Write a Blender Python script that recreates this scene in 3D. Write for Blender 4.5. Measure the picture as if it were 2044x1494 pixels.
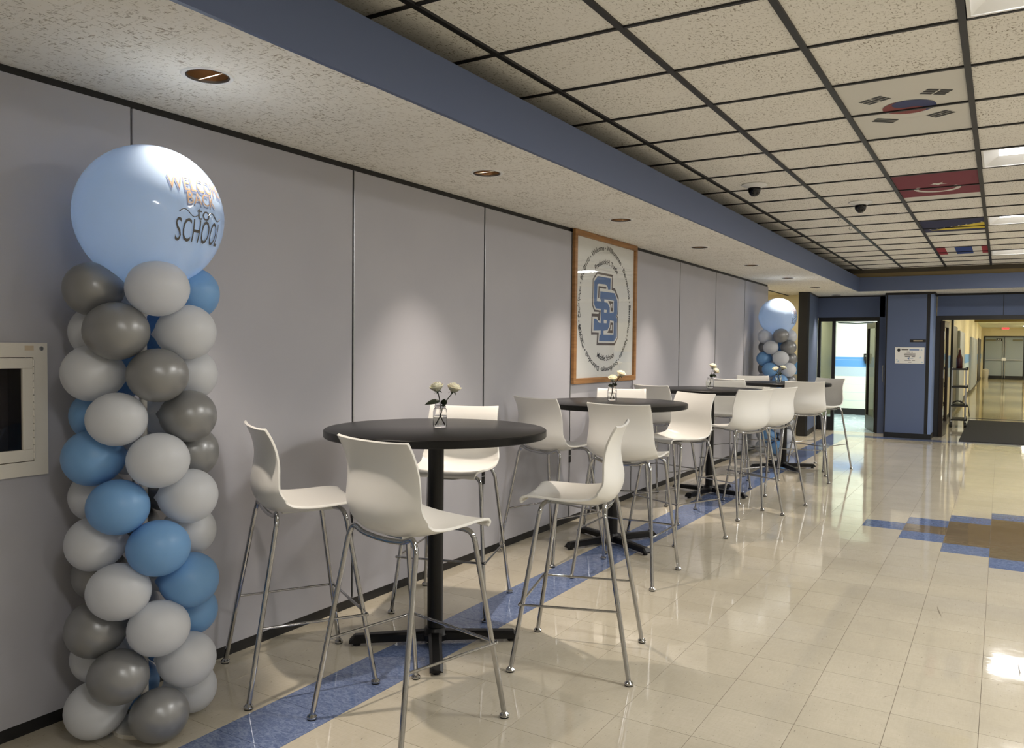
import bpy, bmesh, math, random
from mathutils import Vector, Matrix
random.seed(7)
for o in list(bpy.data.objects): bpy.data.objects.remove(o, do_unlink=True)
scene = bpy.context.scene
col = scene.collection
PI = math.pi

# ------------------------------------------------------------------ camera
CAM = Vector((1.25615, -2.86526, 1.44291)); YAW, PITCH, ROLL, FPX = -0.54853, -0.03306, 0.01021, 1597.23
def cam_axes():
    cy, sy, cp, sp, cr, sr = math.cos(YAW), math.sin(YAW), math.cos(PITCH), math.sin(PITCH), math.cos(ROLL), math.sin(ROLL)
    fwd = Vector((sy*cp, cy*cp, sp)); right = Vector((cy, -sy, 0)); up = right.cross(fwd)
    return cr*right+sr*up, -sr*right+cr*up, fwd
AX, AY, AF = cam_axes()
cd = bpy.data.cameras.new('camera'); cam = bpy.data.objects.new('camera', cd); col.objects.link(cam)
cd.sensor_width = 36; cd.lens = FPX/2044*36; cd.clip_end = 200
cam.matrix_world = Matrix(((AX.x, AY.x, -AF.x, CAM.x), (AX.y, AY.y, -AF.y, CAM.y), (AX.z, AY.z, -AF.z, CAM.z), (0, 0, 0, 1)))
scene.camera = cam
# ------------------------------------------------------------------ world, exposure
w = bpy.data.worlds.new('world'); scene.world = w; w.use_nodes = True
w.node_tree.nodes['Background'].inputs[0].default_value = (.6, .65, .7, 1); w.node_tree.nodes['Background'].inputs[1].default_value = .02
vs = scene.view_settings; vs.view_transform = 'Standard'; vs.look = 'None'; vs.exposure = -0.30; vs.gamma = 1; vs.use_curve_mapping = False
TROFFER_W, SPOT_W, ROOM_W, CORR_W = 50, 185, 110, 85

# ------------------------------------------------------------------ materials
def srgb(r, g, b):
    f = lambda c: (c/255/12.92) if c/255 <= .04045 else ((c/255+.055)/1.055)**2.4
    return (f(r), f(g), f(b), 1)
M = {}
def mat(name, c, rough=.5, metal=0, spec=.5, **k):
    m = bpy.data.materials.new(name); m.use_nodes = True; b = m.node_tree.nodes['Principled BSDF']
    b.inputs['Base Color'].default_value = c; b.inputs['Roughness'].default_value = rough; b.inputs['Metallic'].default_value = metal
    b.inputs['Specular IOR Level'].default_value = spec
    for n, v in k.items(): b.inputs[n.replace('_', ' ')].default_value = v
    M[name] = m; return m
class N:
    def __init__(s, m): s.t = m.node_tree; s.b = s.t.nodes['Principled BSDF']
    def new(s, typ, **k):
        n = s.t.nodes.new(typ)
        for a, v in k.items():
            if a.startswith('i_'):
                key = a[2:]; key = int(key) if key.isdigit() else key.replace('_', ' ')
                n.inputs[key].default_value = v
            else: setattr(n, a, v)
        return n
    def link(s, a, b): s.t.links.new(a, b)
    def pos(s, scale=(1, 1, 1), world=True):
        g = s.new('ShaderNodeNewGeometry') if world else s.new('ShaderNodeTexCoord')
        mp = s.new('ShaderNodeMapping'); mp.inputs['Scale'].default_value = scale
        s.link(g.outputs['Position' if world else 'Object'], mp.inputs['Vector']); return mp.outputs[0]
    def noise(s, vec, scale, detail=3, rough=.5):
        n = s.new('ShaderNodeTexNoise'); n.inputs['Scale'].default_value = scale; n.inputs['Detail'].default_value = detail; n.inputs['Roughness'].default_value = rough
        s.link(vec, n.inputs['Vector']); return n.outputs['Fac']
    def ramp(s, fac, stops):
        n = s.new('ShaderNodeValToRGB'); e = n.color_ramp.elements
        while len(e) < len(stops): e.new(.5)
        for x, (p, c) in zip(e, stops): x.position = p; x.color = c
        s.link(fac, n.inputs[0]); return n.outputs[0]
    def mix(s, fac, a, b, typ='MIX'):
        n = s.new('ShaderNodeMix', data_type='RGBA', blend_type=typ)
        for sock, v in ((n.inputs[0], fac), (n.inputs[6], a), (n.inputs[7], b)):
            if hasattr(v, 'links') or hasattr(v, 'is_linked'): s.link(v, sock)
            else: sock.default_value = v
        return n.outputs[2]
    def bump(s, h, strength, dist=.01):
        n = s.new('ShaderNodeBump'); n.inputs['Strength'].default_value = strength; n.inputs['Distance'].default_value = dist
        s.link(h, n.inputs['Height']); s.link(n.outputs[0], s.b.inputs['Normal'])
    def color(s, c): s.link(c, s.b.inputs['Base Color'])
def G(v): return (v, v, v, 1)

def speckle(name, base, dark, rough=.9, fissure=1.0):
    m = mat(name, base, rough, spec=.2); n = N(m)
    p = n.pos((1, 1, 1))
    warp = n.noise(p, 9, 2)
    a = n.noise(n.pos((110, 40, 60)), 1.0, 3, .6)
    b = n.noise(n.pos((36, 120, 60)), 1.0, 3, .6)
    fa = n.ramp(a, [(.585, G(0)), (.64, G(1))]); fb = n.ramp(b, [(.60, G(0)), (.65, G(1))])
    f = n.mix(1.0, fa, fb, 'ADD')
    area = n.ramp(n.noise(p, 3.2, 2), [(.35, G(.35)), (.7, G(1))])
    f = n.mix(1.0, f, area, 'MULTIPLY')
    tone = n.mix(n.noise(p, 1.1, 2), tuple(x*.93 for x in base[:3])+(1,), tuple(min(1, x*1.05) for x in base[:3])+(1,))
    n.color(n.mix(f, tone, dark))
    n.bump(f, -.5*fissure, .004); return m
speckle('ceiling_tile', srgb(244, 241, 233), srgb(150, 140, 122))
speckle('soffit_tile', srgb(243, 240, 232), srgb(158, 148, 132))
mat('tee_black', srgb(32, 32, 34), .5)
mat('fascia_blue', srgb(84, 97, 128), .55)
n = N(M['fascia_blue']); n.bump(n.noise(n.pos(), 180, 2), .08, .002)
mat('panel_blue', srgb(88, 102, 134), .7); n = N(M['panel_blue']); n.bump(n.noise(n.pos((1, 1, 1)), 400, 2), .15, .002)
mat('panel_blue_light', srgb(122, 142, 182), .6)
mat('wall_fabric', srgb(186, 186, 192), .8, spec=.25); n = N(M['wall_fabric'])
pp = n.pos(); n.color(n.mix(n.noise(pp, 2.2, 3), srgb(170, 170, 178), srgb(180, 180, 186)))
n.bump(n.mix(.5, n.noise(n.pos((1, 1, 300)), 2, 2), n.noise(n.pos((1, 400, 6)), 1.5, 2)), .10, .002)
mat('black_rubber', srgb(20, 20, 21), .55); mat('black_trim', srgb(17, 17, 19), .45)
mat('dark_gap', srgb(10, 10, 11), .9)
mat('cream_wall', srgb(228, 216, 178), .6); mat('white_wall', srgb(222, 228, 216), .55)
mat('stripe_blue', srgb(92, 152, 214), .5); mat('stripe_pale', srgb(176, 196, 210), .5)
mat('recess_grey', srgb(170, 165, 150), .6)
mat('shade_board', srgb(66, 60, 48), .7); mat('tan_board', srgb(128, 112, 78), .7); mat('ochre', srgb(142, 118, 44), .6)
mat('white_paint', srgb(226, 222, 212), .45); mat('white_enamel', srgb(240, 240, 238), .35)
mat('grey_door', srgb(150, 160, 164), .45); mat('locker_grey', srgb(150, 158, 166), .4)
mat('bronze', srgb(52, 44, 38), .35, .6); mat('steel', srgb(176, 178, 180), .3, .9)
mat('olive', srgb(120, 116, 90), .6)

def tilemat(name, c1, c2, streak, gloss=.05, amt=.5):
    m = mat(name, c1, gloss, spec=.62); n = N(m)
    g = n.new('ShaderNodeNewGeometry')
    sc = n.new('ShaderNodeVectorMath', operation='SCALE'); sc.inputs['Scale'].default_value = 1/.3048; n.link(g.outputs['Position'], sc.inputs[0])
    fl = n.new('ShaderNodeVectorMath', operation='FLOOR'); n.link(sc.outputs[0], fl.inputs[0])
    wn = n.new('ShaderNodeTexWhiteNoise', noise_dimensions='2D'); n.link(fl.outputs[0], wn.inputs['Vector'])
    base = n.mix(wn.outputs['Value'], c1, c2)
    fa, fb_ = ((14, 110), (110, 14)) if amt < .6 else ((26, 62), (60, 24))
    a = n.noise(n.pos(fa+(1,)), 1, 4, .7); b = n.noise(n.pos(fb_+(1,)), 1, 4, .7)
    if amt < .6: st = n.mix(.5, a, b)
    else:
        tx = n.new('ShaderNodeTexNoise'); tx.inputs['Scale'].default_value = 1; tx.inputs['Detail'].default_value = 3; tx.inputs['Roughness'].default_value = .65; tx.inputs['Distortion'].default_value = 1.6; n.link(n.pos((34, 62, 1)), tx.inputs['Vector']); st = tx.outputs['Fac']
    s1 = n.ramp(st, [(.40, G(0)), (.62, G(1))])
    c = n.mix(n.mix(amt, G(0), s1, 'MIX'), base, streak)
    blot = n.noise(n.pos(), 1.9, 5, .65)
    c = n.mix(n.ramp(blot, [(.40, G(0)), (.70, G(.42))]), c, tuple(x*.74 for x in c1[:3])+(1,))
    sp = n.ramp(n.noise(n.pos((95, 38, 1)), 1, 2, .6), [(.685, G(0)), (.72, G(.6))])
    c = n.mix(sp, c, tuple(x*.35 for x in c1[:3])+(1,))
    n.color(c)
    r = n.ramp(n.noise(n.pos(), 6, 4, .7), [(.3, G(gloss*.55)), (.75, G(gloss*1.7))]); n.link(r, n.b.inputs['Roughness'])
    n.bump(n.mix(.5, n.noise(n.pos((1, 1, 1)), 5.0, 2), n.noise(n.pos(), 16, 2)), .07, .006)
    return m
tilemat('vct_beige', srgb(195, 187, 168), srgb(202, 194, 176), srgb(185, 176, 156))
tilemat('vct_blue', srgb(88, 104, 142), srgb(93, 109, 148), srgb(132, 147, 180), amt=.9)
tilemat('vct_brown', srgb(120, 106, 86), srgb(130, 116, 96), srgb(100, 88, 70))
tilemat('vct_room', srgb(176, 196, 204), srgb(182, 202, 208), srgb(168, 190, 196), gloss=.2)
tilemat('vct_corridor', srgb(196, 180, 132), srgb(202, 188, 140), srgb(186, 170, 122), gloss=.07)
mat('floor_joint', srgb(96, 84, 66), .7)

mat('stool_plastic', srgb(232, 231, 226), .30, spec=.5)
n = N(M['stool_plastic']); n.bump(n.noise(n.pos(world=False), 900, 2), .06, .001)
mat('chrome', srgb(176, 177, 179), .05, 1.0)
mat('table_laminate', srgb(26, 25, 25), .34, spec=.32); n = N(M['table_laminate']); n.bump(n.noise(n.pos(), 500, 2), .05, .001)
mat('table_edge', srgb(10, 10, 10), .35, spec=.3); mat('table_base', srgb(8, 8, 9), .38, spec=.35)
n = N(M['table_base']); n.bump(n.noise(n.pos(), 260, 2), .1, .001)
m = mat('glass', (1, 1, 1, 1), .0, spec=.5); m.node_tree.nodes['Principled BSDF'].inputs['Transmission Weight'].default_value = 1; m.node_tree.nodes['Principled BSDF'].inputs['IOR'].default_value = 1.3
m = mat('water', (.97, .99, .98, 1), .0); m.node_tree.nodes['Principled BSDF'].inputs['Transmission Weight'].default_value = 1; m.node_tree.nodes['Principled BSDF'].inputs['IOR'].default_value = 1.15
def pane_mat(name, tint, f0):
    m = bpy.data.materials.new(name); m.use_nodes = True; t = m.node_tree; t.nodes.remove(t.nodes['Principled BSDF'])
    a = t.nodes.new('ShaderNodeBsdfTransparent'); a.inputs[0].default_value = tint; g = t.nodes.new('ShaderNodeBsdfGlossy'); g.inputs['Roughness'].default_value = .02
    lw = t.nodes.new('ShaderNodeLayerWeight'); lw.inputs[0].default_value = .5; pw = t.nodes.new('ShaderNodeMath'); pw.operation = 'POWER'; pw.inputs[1].default_value = 5; t.links.new(lw.outputs['Facing'], pw.inputs[0]); fr = t.nodes.new('ShaderNodeMath'); fr.operation = 'MULTIPLY_ADD'; fr.inputs[1].default_value = .92; fr.inputs[2].default_value = f0; t.links.new(pw.outputs[0], fr.inputs[0]); mx = t.nodes.new('ShaderNodeMixShader')
    t.links.new(fr.outputs[0], mx.inputs[0]); t.links.new(a.outputs[0], mx.inputs[1]); t.links.new(g.outputs[0], mx.inputs[2]); t.links.new(mx.outputs[0], t.nodes['Material Output'].inputs[0]); M[name] = m
pane_mat('pane', (.97, .98, .98, 1), .06); pane_mat('door_glass', (.16, .16, .15, 1), .07); pane_mat('side_glass', (.6, .6, .55, 1), .07)
mat('petal', srgb(238, 234, 206), .55, Subsurface_Weight=.15); mat('leaf_green', srgb(44, 54, 34), .5); mat('stem_green', srgb(34, 40, 26), .5)
def balloon_mat(name, c, rough, metal=0, trans=.35, coat=.04):
    m = mat(name, c, rough, metal); t = m.node_tree; b = t.nodes['Principled BSDF']; b.inputs['Coat Weight'].default_value = coat; b.inputs['Coat Roughness'].default_value = .04
    tr = t.nodes.new('ShaderNodeBsdfTranslucent'); tr.inputs[0].default_value = c; mx = t.nodes.new('ShaderNodeMixShader'); mx.inputs[0].default_value = trans
    t.links.new(b.outputs[0], mx.inputs[1]); t.links.new(tr.outputs[0], mx.inputs[2]); t.links.new(mx.outputs[0], t.nodes['Material Output'].inputs[0])
balloon_mat('balloon_white', srgb(232, 235, 240), .36, trans=.35)
balloon_mat('balloon_blue', srgb(132, 182, 232), .38, trans=.25)
balloon_mat('balloon_silver', srgb(146, 147, 148), .34, .35, trans=.08)
balloon_mat('topper_blue', srgb(198, 219, 244), .22, 0, .42, 1.0)
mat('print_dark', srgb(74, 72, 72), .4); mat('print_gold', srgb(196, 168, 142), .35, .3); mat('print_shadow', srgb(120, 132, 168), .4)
m = mat('oak', srgb(168, 116, 58), .45); n = N(m)
n.color(n.mix(n.ramp(n.noise(n.pos((3, 3, 40)), 1.2, 4, .6), [(.35, G(0)), (.7, G(1))]), srgb(140, 98, 54), srgb(170, 126, 76)))
mat('paper', srgb(228, 228, 226), .6); mat('print_black', srgb(22, 22, 22), .5); mat('logo_blue', srgb(92, 120, 168), .5); mat('logo_grey', srgb(98, 88, 84), .5); mat('logo_white', srgb(228, 228, 226), .5)
mat('ext_red', srgb(150, 22, 28), .3); mat('cab_dark', srgb(44, 32, 28), .7); mat('label_cream', srgb(206, 190, 165), .5)
mat('reflector', srgb(150, 126, 98), .2, .9)
def emit(name, c, s):
    m = mat(name, c, .5); b = m.node_tree.nodes['Principled BSDF']; b.inputs['Emission Color'].default_value = c; b.inputs['Emission Strength'].default_value = s
emit('lens', (1, .98, .95, 1), 10); emit('bulb_on', (1, .82, .6, 1), 25); mat('bulb_off', srgb(200, 190, 170), .2); emit('exit_red', (1, .05, .06, 1), 2.0)
mat('flag_white', srgb(222, 220, 212), .7); mat('flag_red', srgb(150, 34, 52), .7); mat('flag_tred', srgb(124, 44, 62), .7); mat('flag_kred', srgb(138, 72, 72), .7); mat('flag_kblue', srgb(62, 70, 112), .7); mat('flag_blue', srgb(40, 52, 104), .7); mat('flag_fblue', srgb(34, 66, 140), .7); mat('flag_navy', srgb(30, 36, 78), .7); mat('flag_yellow', srgb(222, 200, 66), .7)
mat('dome_black', srgb(14, 14, 16), .08); mat('cart_black', srgb(22, 22, 22), .5); mat('cloth_dark', srgb(26, 24, 24), .9); mat('bottle_brown', srgb(66, 20, 18), .25); mat('mat_black', srgb(34, 34, 36), .95)
n = N(M['mat_black']); n.bump(n.noise(n.pos(), 300, 2), .6, .004)

# ------------------------------------------------------------------ mesh helpers
class MB:
    def __init__(s): s.v = []; s.f = []
    def add(s, v, f):
        o = len(s.v); s.v += [tuple(x) for x in v]; s.f += [tuple(i+o for i in q) for q in f]; return s
    def box(s, x0, x1, y0, y1, z0, z1):
        v = [(x, y, z) for z in (z0, z1) for y in (y0, y1) for x in (x0, x1)]
        return s.add(v, [(0, 2, 3, 1), (4, 5, 7, 6), (0, 1, 5, 4), (2, 6, 7, 3), (0, 4, 6, 2), (1, 3, 7, 5)])
    def prism(s, poly, z0, z1):
        n = len(poly); v = [(x, y, z0) for x, y in poly]+[(x, y, z1) for x, y in poly]
        return s.add(v, [tuple(range(n))[::-1], tuple(range(n, 2*n))]+[(i, (i+1) % n, n+(i+1) % n, n+i) for i in range(n)])
    def tube(s, path, r, n=10, caps=True):
        P = [Vector(p) for p in path]; R = r if isinstance(r, (list, tuple)) else [r]*len(P)
        t0 = (P[1]-P[0]).normalized(); a = Vector((0, 0, 1)) if abs(t0.z) < .9 else Vector((1, 0, 0)); nrm = (a-t0*a.dot(t0)).normalized()
        v = []; 
        for i, p in enumerate(P):
            t = ((P[min(i+1, len(P)-1)]-P[i]).normalized()+(P[i]-P[max(i-1, 0)]).normalized())
            t = t.normalized() if t.length > 1e-9 else t0
            nrm = (nrm-t*nrm.dot(t)).normalized(); b = t.cross(nrm)
            v += [p+R[i]*(math.cos(2*PI*k/n)*nrm+math.sin(2*PI*k/n)*b) for k in range(n)]
        f = [(i*n+k, i*n+(k+1) % n, (i+1)*n+(k+1) % n, (i+1)*n+k) for i in range(len(P)-1) for k in range(n)]
        if caps: f += [tuple(range(n))[::-1], tuple(range((len(P)-1)*n, len(P)*n))]
        return s.add(v, f)
    def lathe(s, prof, n=24, c=(0, 0, 0), axis=None, caps=True):
        v = []; m = len(prof)
        B = Matrix.Identity(3) if axis is None else Vector((0, 0, 1)).rotation_difference(Vector(axis)).to_matrix()
        for r, z in prof:
            for k in range(n): v.append(B @ Vector((r*math.cos(2*PI*k/n), r*math.sin(2*PI*k/n), z))+Vector(c))
        f = [(i*n+k, i*n+(k+1) % n, (i+1)*n+(k+1) % n, (i+1)*n+k) for i in range(m-1) for k in range(n)]
        if caps and prof[0][0] > 1e-6: f.append(tuple(range(n))[::-1])
        if caps and prof[-1][0] > 1e-6: f.append(tuple(range((m-1)*n, m*n)))
        return s.add(v, f)
    def build(s, name, material, parent=None, smooth=False, bevel=0, kind=None, solid=0, loc=None):
        me = bpy.data.meshes.new(name); me.from_pydata(s.v, [], s.f); me.materials.append(M[material]) if isinstance(material, str) else [me.materials.append(M[x]) for x in material]
        bm = bmesh.new(); bm.from_mesh(me); bmesh.ops.remove_doubles(bm, verts=bm.verts, dist=1e-6)
        if not solid and len(bm.faces) > 1: bmesh.ops.recalc_face_normals(bm, faces=bm.faces)
        bm.to_mesh(me); bm.free()
        if smooth:
            me.polygons.foreach_set('use_smooth', [True]*len(me.polygons)); me.update()
        o = bpy.data.objects.new(name, me); col.objects.link(o); o.parent = parent
        if loc: o.location = loc
        if smooth:
            es = o.modifiers.new('split', 'EDGE_SPLIT'); es.split_angle = math.radians(40)
        if solid:
            md = o.modifiers.new('solid', 'SOLIDIFY'); md.thickness = solid; md.offset = 0
        if bevel:
            md = o.modifiers.new('bevel', 'BEVEL'); md.width = bevel; md.segments = 2; md.limit_method = 'ANGLE'
        if kind: o['kind'] = kind
        return o
def box(name, material, x0, x1, y0, y1, z0, z1, parent=None, kind=None, bevel=0): return MB().box(x0, x1, y0, y1, z0, z1).build(name, material, parent, kind=kind, bevel=bevel)
def tag(o, label, cat, group=None):
    o['label'] = label; o['category'] = cat
    if group: o['group'] = group
    return o
def empty(name, loc=(0, 0, 0), rz=0, kind=None):
    o = bpy.data.objects.new(name, None); col.objects.link(o); o.location = loc; o.rotation_euler = (0, 0, rz); o.empty_display_size = .1
    if kind: o['kind'] = kind
    return o
def thing(name, label, cat, loc=(0, 0, 0), rz=0, group=None): return tag(empty(name, loc, rz), label, cat, group)
def copy_tree(o, parent=None):
    c = o.copy(); col.objects.link(c); c.parent = parent
    for ch in [x for x in kids.get(o.name, [])]: copy_tree(ch, c)
    return c
kids = {}
def index_kids():
    kids.clear()
    for o in col.objects:
        if o.parent: kids.setdefault(o.parent.name, []).append(o)
def on_plane(u, v, ax, val):
    d = AF+(u-1022)/FPX*AX+(747-v)/FPX*AY
    return CAM+d*((val-CAM[ax])/d[ax])
def project(p):
    d = Vector(p)-CAM; z = d.dot(AF)
    return None if z < .05 else (1022+FPX*d.dot(AX)/z, 747-FPX*d.dot(AY)/z)
def smooth_path(pts, k=6):
    P = [Vector(p) for p in pts]; out = []
    for i in range(len(P)-1):
        p0, p1, p2, p3 = P[max(i-1, 0)], P[i], P[i+1], P[min(i+2, len(P)-1)]
        for j in range(k):
            t = j/k; out.append(.5*((2*p1)+(p2-p0)*t+(2*p0-5*p1+4*p2-p3)*t*t+(3*p1-p0-3*p2+p3)*t**3))
    return out+[P[-1]]
def text_flat(s, size, align='CENTER', extrude=0, bold=0):
    c = bpy.data.curves.new('txt', 'FONT'); c.body = s; c.size = size; c.align_x = align; c.resolution_u = 3; c.extrude = extrude; c.offset = bold
    o = bpy.data.objects.new('txt', c); col.objects.link(o)
    dg = bpy.context.evaluated_depsgraph_get(); me = bpy.data.meshes.new_from_object(o.evaluated_get(dg))
    v = [tuple(x.co) for x in me.vertices]; f = [tuple(p.vertices) for p in me.polygons]
    bpy.data.objects.remove(o, do_unlink=True); bpy.data.curves.remove(c); bpy.data.meshes.remove(me)
    return v, f

# ------------------------------------------------------------------ dimensions
XW = -1.765; ZS = 2.425; XF = -.776; ZFT = 2.657; ZC = 2.782; YE = 11.4; YB = -5.2; XR = 6.0; T = .3048; CT = .6096; GX, GY = -.742, -.359
YD = 12.5

# ------------------------------------------------------------------ floor
floor = empty('floor', kind='structure')
box('floor_slab', 'floor_joint', -3.6, XR, YB, YD, -.06, -.0015, floor)
xs = [XW-.06]+[T*i for i in range(-5, 20)]+[XR]
ys = [YB]+[T*j for j in range(-17, 42)]+[YD]
def tile_kind(i, j):
    x = (xs[i]+xs[i+1])/2; y = (ys[j]+ys[j+1])/2
    if -1.2 < x < -.93 and y < 11.88: return 'vct_blue'
    if 11.58 < y < 11.88 and x > -1.2: return 'vct_blue'
    cx = int(math.floor(x/T)); ry = int(math.floor(y/T))
    if x > 0 and 1 <= cx <= 13:
        k = cx-1 if cx <= 7 else 13-cx
        if ry in (14-k, 14+k): return 'vct_blue'
        if 14-k < ry < 14+k: return 'vct_brown'
    return 'vct_beige'
def tile_geo(w, h, g=.0005, b=.0006):
    a, c = w/2-g, h/2-g
    v = [(-a, -c, -.003), (a, -c, -.003), (a, c, -.003), (-a, c, -.003), (-a+b, -c+b, 0), (a-b, -c+b, 0), (a-b, c-b, 0), (-a+b, c-b, 0)]
    return v, [(4, 5, 6, 7), (0, 1, 5, 4), (1, 2, 6, 5), (2, 3, 7, 6), (3, 0, 4, 7)]
cells = []
for i in range(len(xs)-1):
    for j in range(len(ys)-1):
        x, y = (xs[i]+xs[i+1])/2, (ys[j]+ys[j+1])/2
        pr = [project((a, b, 0)) for a in xs[i:i+2] for b in ys[j:j+2]]
        area = -1
        pc = project((x, y, 0))
        if pc and -60 < pc[0] < 2104 and 0 < pc[1] < 1554 and all(pr):
            p0, p1, p2, p3 = pr; area = abs((p3[0]-p0[0])*(p2[1]-p1[1])-(p3[1]-p0[1])*(p2[0]-p1[0]))/2
        cells.append((area, i, j, x, y))
cells.sort(reverse=True)
meshes = {}; rest = {}
for rank, (area, i, j, x, y) in enumerate(cells):
    wd, ht = xs[i+1]-xs[i], ys[j+1]-ys[j]; kd = tile_kind(i, j)
    v, f = tile_geo(wd, ht)
    if rank < 300 and area > 0:
        key = (round(wd, 3), round(ht, 3), kd)
        if key not in meshes:
            me = bpy.data.meshes.new('floor_tile'); me.from_pydata(v, [], f); me.materials.append(M[kd]); meshes[key] = me
        o = bpy.data.objects.new('floor_tile', meshes[key]); col.objects.link(o); o.parent = floor; o.location = (x, y, 0)
    else:
        rest.setdefault(kd, MB()).add([(a+x, b+y, c) for a, b, c in v], f)
for kd, mb in rest.items():
    if kd == 'vct_beige': mb.build('floor_tiles', kd, floor, kind='stuff')
    else: mb.build('blue_floor_tiles' if kd == 'vct_blue' else 'brown_floor_tiles', kd, floor, kind='stuff')

# scuff marks on the floor
def scuff(px, wd):
    P = [on_plane(u, v, 2, 0) for u, v in px]; mb = MB(); n_ = len(P)
    for k, p in enumerate(P):
        d = (P[min(k+1, n_-1)]-P[max(k-1, 0)]).normalized(); sd = Vector((-d.y, d.x, 0)); h_ = wd*(math.sin(PI*(k+.35)/(n_-.3)))
        mb.v += [tuple(p+sd*h_+Vector((0, 0, .0003))), tuple(p-sd*h_+Vector((0, 0, .0003)))]
    for k in range(n_-1): mb.f.append((2*k, 2*k+1, 2*k+3, 2*k+2))
    mb.build('scuff_mark', 'scuff', floor)
mat('scuff', srgb(112, 100, 80), .4)
scuff([(1871, 1212), (1873, 1219), (1876, 1226), (1879, 1231)], .004); scuff([(2032.5, 1327), (2034, 1335), (2035.5, 1343), (2036, 1351)], .004); scuff([(1762, 1394), (1768, 1391.5), (1775, 1390), (1783, 1390)], .0012)
scuff([(600, 1329), (606, 1327), (612, 1326.5)], .002)

# ------------------------------------------------------------------ left wall: movable partition panels
wall = empty('wall_left', kind='structure')
edges = [-4.773, -3.478, -2.183, -.888, .410, 1.704, 2.999, 4.294, 5.588, 6.883, 8.178, 9.465]
CY0, CY1, CZ0, CZ1 = -1.575, -1.272, 1.0, 1.40      # opening for the extinguisher cabinet
for a, b in zip(edges[:-1], edges[1:]):
    a2, b2 = a+.005, b-.005
    if a < -1.4 < b:
        mb = MB()
        mb.box(XW-.07, XW, a2, CY0, .05, 2.395); mb.box(XW-.07, XW, CY1, b2, .05, 2.395); mb.box(XW-.07, XW, CY0, CY1, .05, CZ0); mb.box(XW-.07, XW, CY0, CY1, CZ1, 2.395)
        mb.build('wall_panel', 'wall_fabric', wall)
    else: box('wall_panel', 'wall_fabric', XW-.07, XW, a2, b2, .05, 2.395, wall, bevel=.004)
for e in edges[1:-1]:
    box('seam_strip', 'black_trim', XW-.06, XW-.010, e-.0055, e+.0055, .05, 2.395, wall)
    if e > 0:
        box('seam_edge', 'steel', XW-.02, XW+.002, e+.003, e+.009, .06, 2.39, wall)
for e in (.410, 1.704, 2.999):
    box('latch', 'black_trim', XW-.005, XW+.006, e-.012, e+.020, .56, .64, wall); box('latch', 'black_trim', XW-.005, XW+.006, e-.012, e+.020, .50, .553, wall)
    box('latch_plate', 'steel', XW-.005, XW+.008, e-.014, e+.022, .553, .560, wall)
bb = box('baseboard_left', 'black_rubber', XW-.075, XW-.006, edges[0], 9.46, 0, .05, kind='structure')
tr = box('trim_1', 'black_trim', XW-.09, XW-.012, YB, 9.46, 2.395, ZS, kind='structure')
box('wall_left_backing', 'white_paint', XW-.32, XW-.25, YB, 9.465, 0, ZS, kind='structure')
box('wall_end_cap', 'wall_fabric', XW-.25, XW-.07, 9.40, 9.464, 0, ZS, kind='structure')

# ------------------------------------------------------------------ soffit with holes for the downlights
LX = -1.243; LYS = [-.928+1.86*k for k in range(8)]; LR = .078
def hole_plate(mb, x0, x1, y0, y1, cx, cy, r, z, n=32):
    v = []; f = []
    for k in range(n):
        a = 2*PI*(k+.5)/n-PI
        c, s = math.cos(a), math.sin(a)
        t = min((x1-cx)/c if c > 1e-9 else 1e9, (x0-cx)/c if c < -1e-9 else 1e9, (y1-cy)/s if s > 1e-9 else 1e9, (y0-cy)/s if s < -1e-9 else 1e9)
        v += [(cx+r*c, cy+r*s, z), (cx+t*c, cy+t*s, z)]
    for k in range(n):
        a, b = 2*k, 2*((k+1) % n); p, q = v[a+1], v[b+1]
        f.append((a, a+1, b+1, b))
        if abs(p[0]-q[0]) > 1e-6 and abs(p[1]-q[1]) > 1e-6:
            cx2 = p[0] if abs(p[0]-x0) < 1e-6 or abs(p[0]-x1) < 1e-6 else q[0]; cy2 = p[1] if abs(p[1]-y0) < 1e-6 or abs(p[1]-y1) < 1e-6 else q[1]
            v.append((cx2, cy2, z)); f.append((a+1, len(v)-1, b+1))
    mb.add(v, f)
sm = MB(); yprev = YB; hw = .2
def q4(mb, x0, x1, y0, y1, z): mb.add([(x0, y0, z), (x1, y0, z), (x1, y1, z), (x0, y1, z)], [(0, 1, 2, 3)])
for ly in LYS:
    q4(sm, XW-.25, XF, yprev, ly-hw, ZS); q4(sm, XW-.25, LX-hw, ly-hw, ly+hw, ZS); q4(sm, LX+hw, XF, ly-hw, ly+hw, ZS)
    hole_plate(sm, LX-hw, LX+hw, ly-hw, ly+hw, LX, ly, LR, ZS); yprev = ly+hw
q4(sm, XW-.25, XF, yprev, YD+.02, ZS); q4(sm, XF, XR, YE, YD+.02, ZS)
sof = sm.build('ceiling_soffit', 'soffit_tile', kind='structure')
box('soffit_top', 'dark_gap', XW-.25, XF-.02, YB, YD, ZFT-.02, ZFT-.005, kind='structure')  # near-black colour stands in for the shade inside the cove
box('trim_2', 'fascia_blue', XF-.02, XF, YB, YE, ZS-.001, ZFT, kind='structure')
box('trim_3', 'fascia_blue', XF-.02, XR, YE, YE+.02, ZS-.001, ZFT-.005, kind='structure')
box('trim_4', 'tan_board', XF-.3, XR, YE+.03, YE+.05, ZFT-.01, 2.718, kind='structure')
box('trim_shade', 'shade_board', XF-.6, XR, YE+.01, YE+.05, 2.718, ZC+.02, kind='structure')  # shadowed band under the ceiling end, painted as a dark board
box('cove_light_block', 'dark_gap', -1.12, -1.08, YB, YE, ZFT-.02, ZC+.03, kind='structure')  # unseen dark wall added to keep light out of the cove
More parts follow.
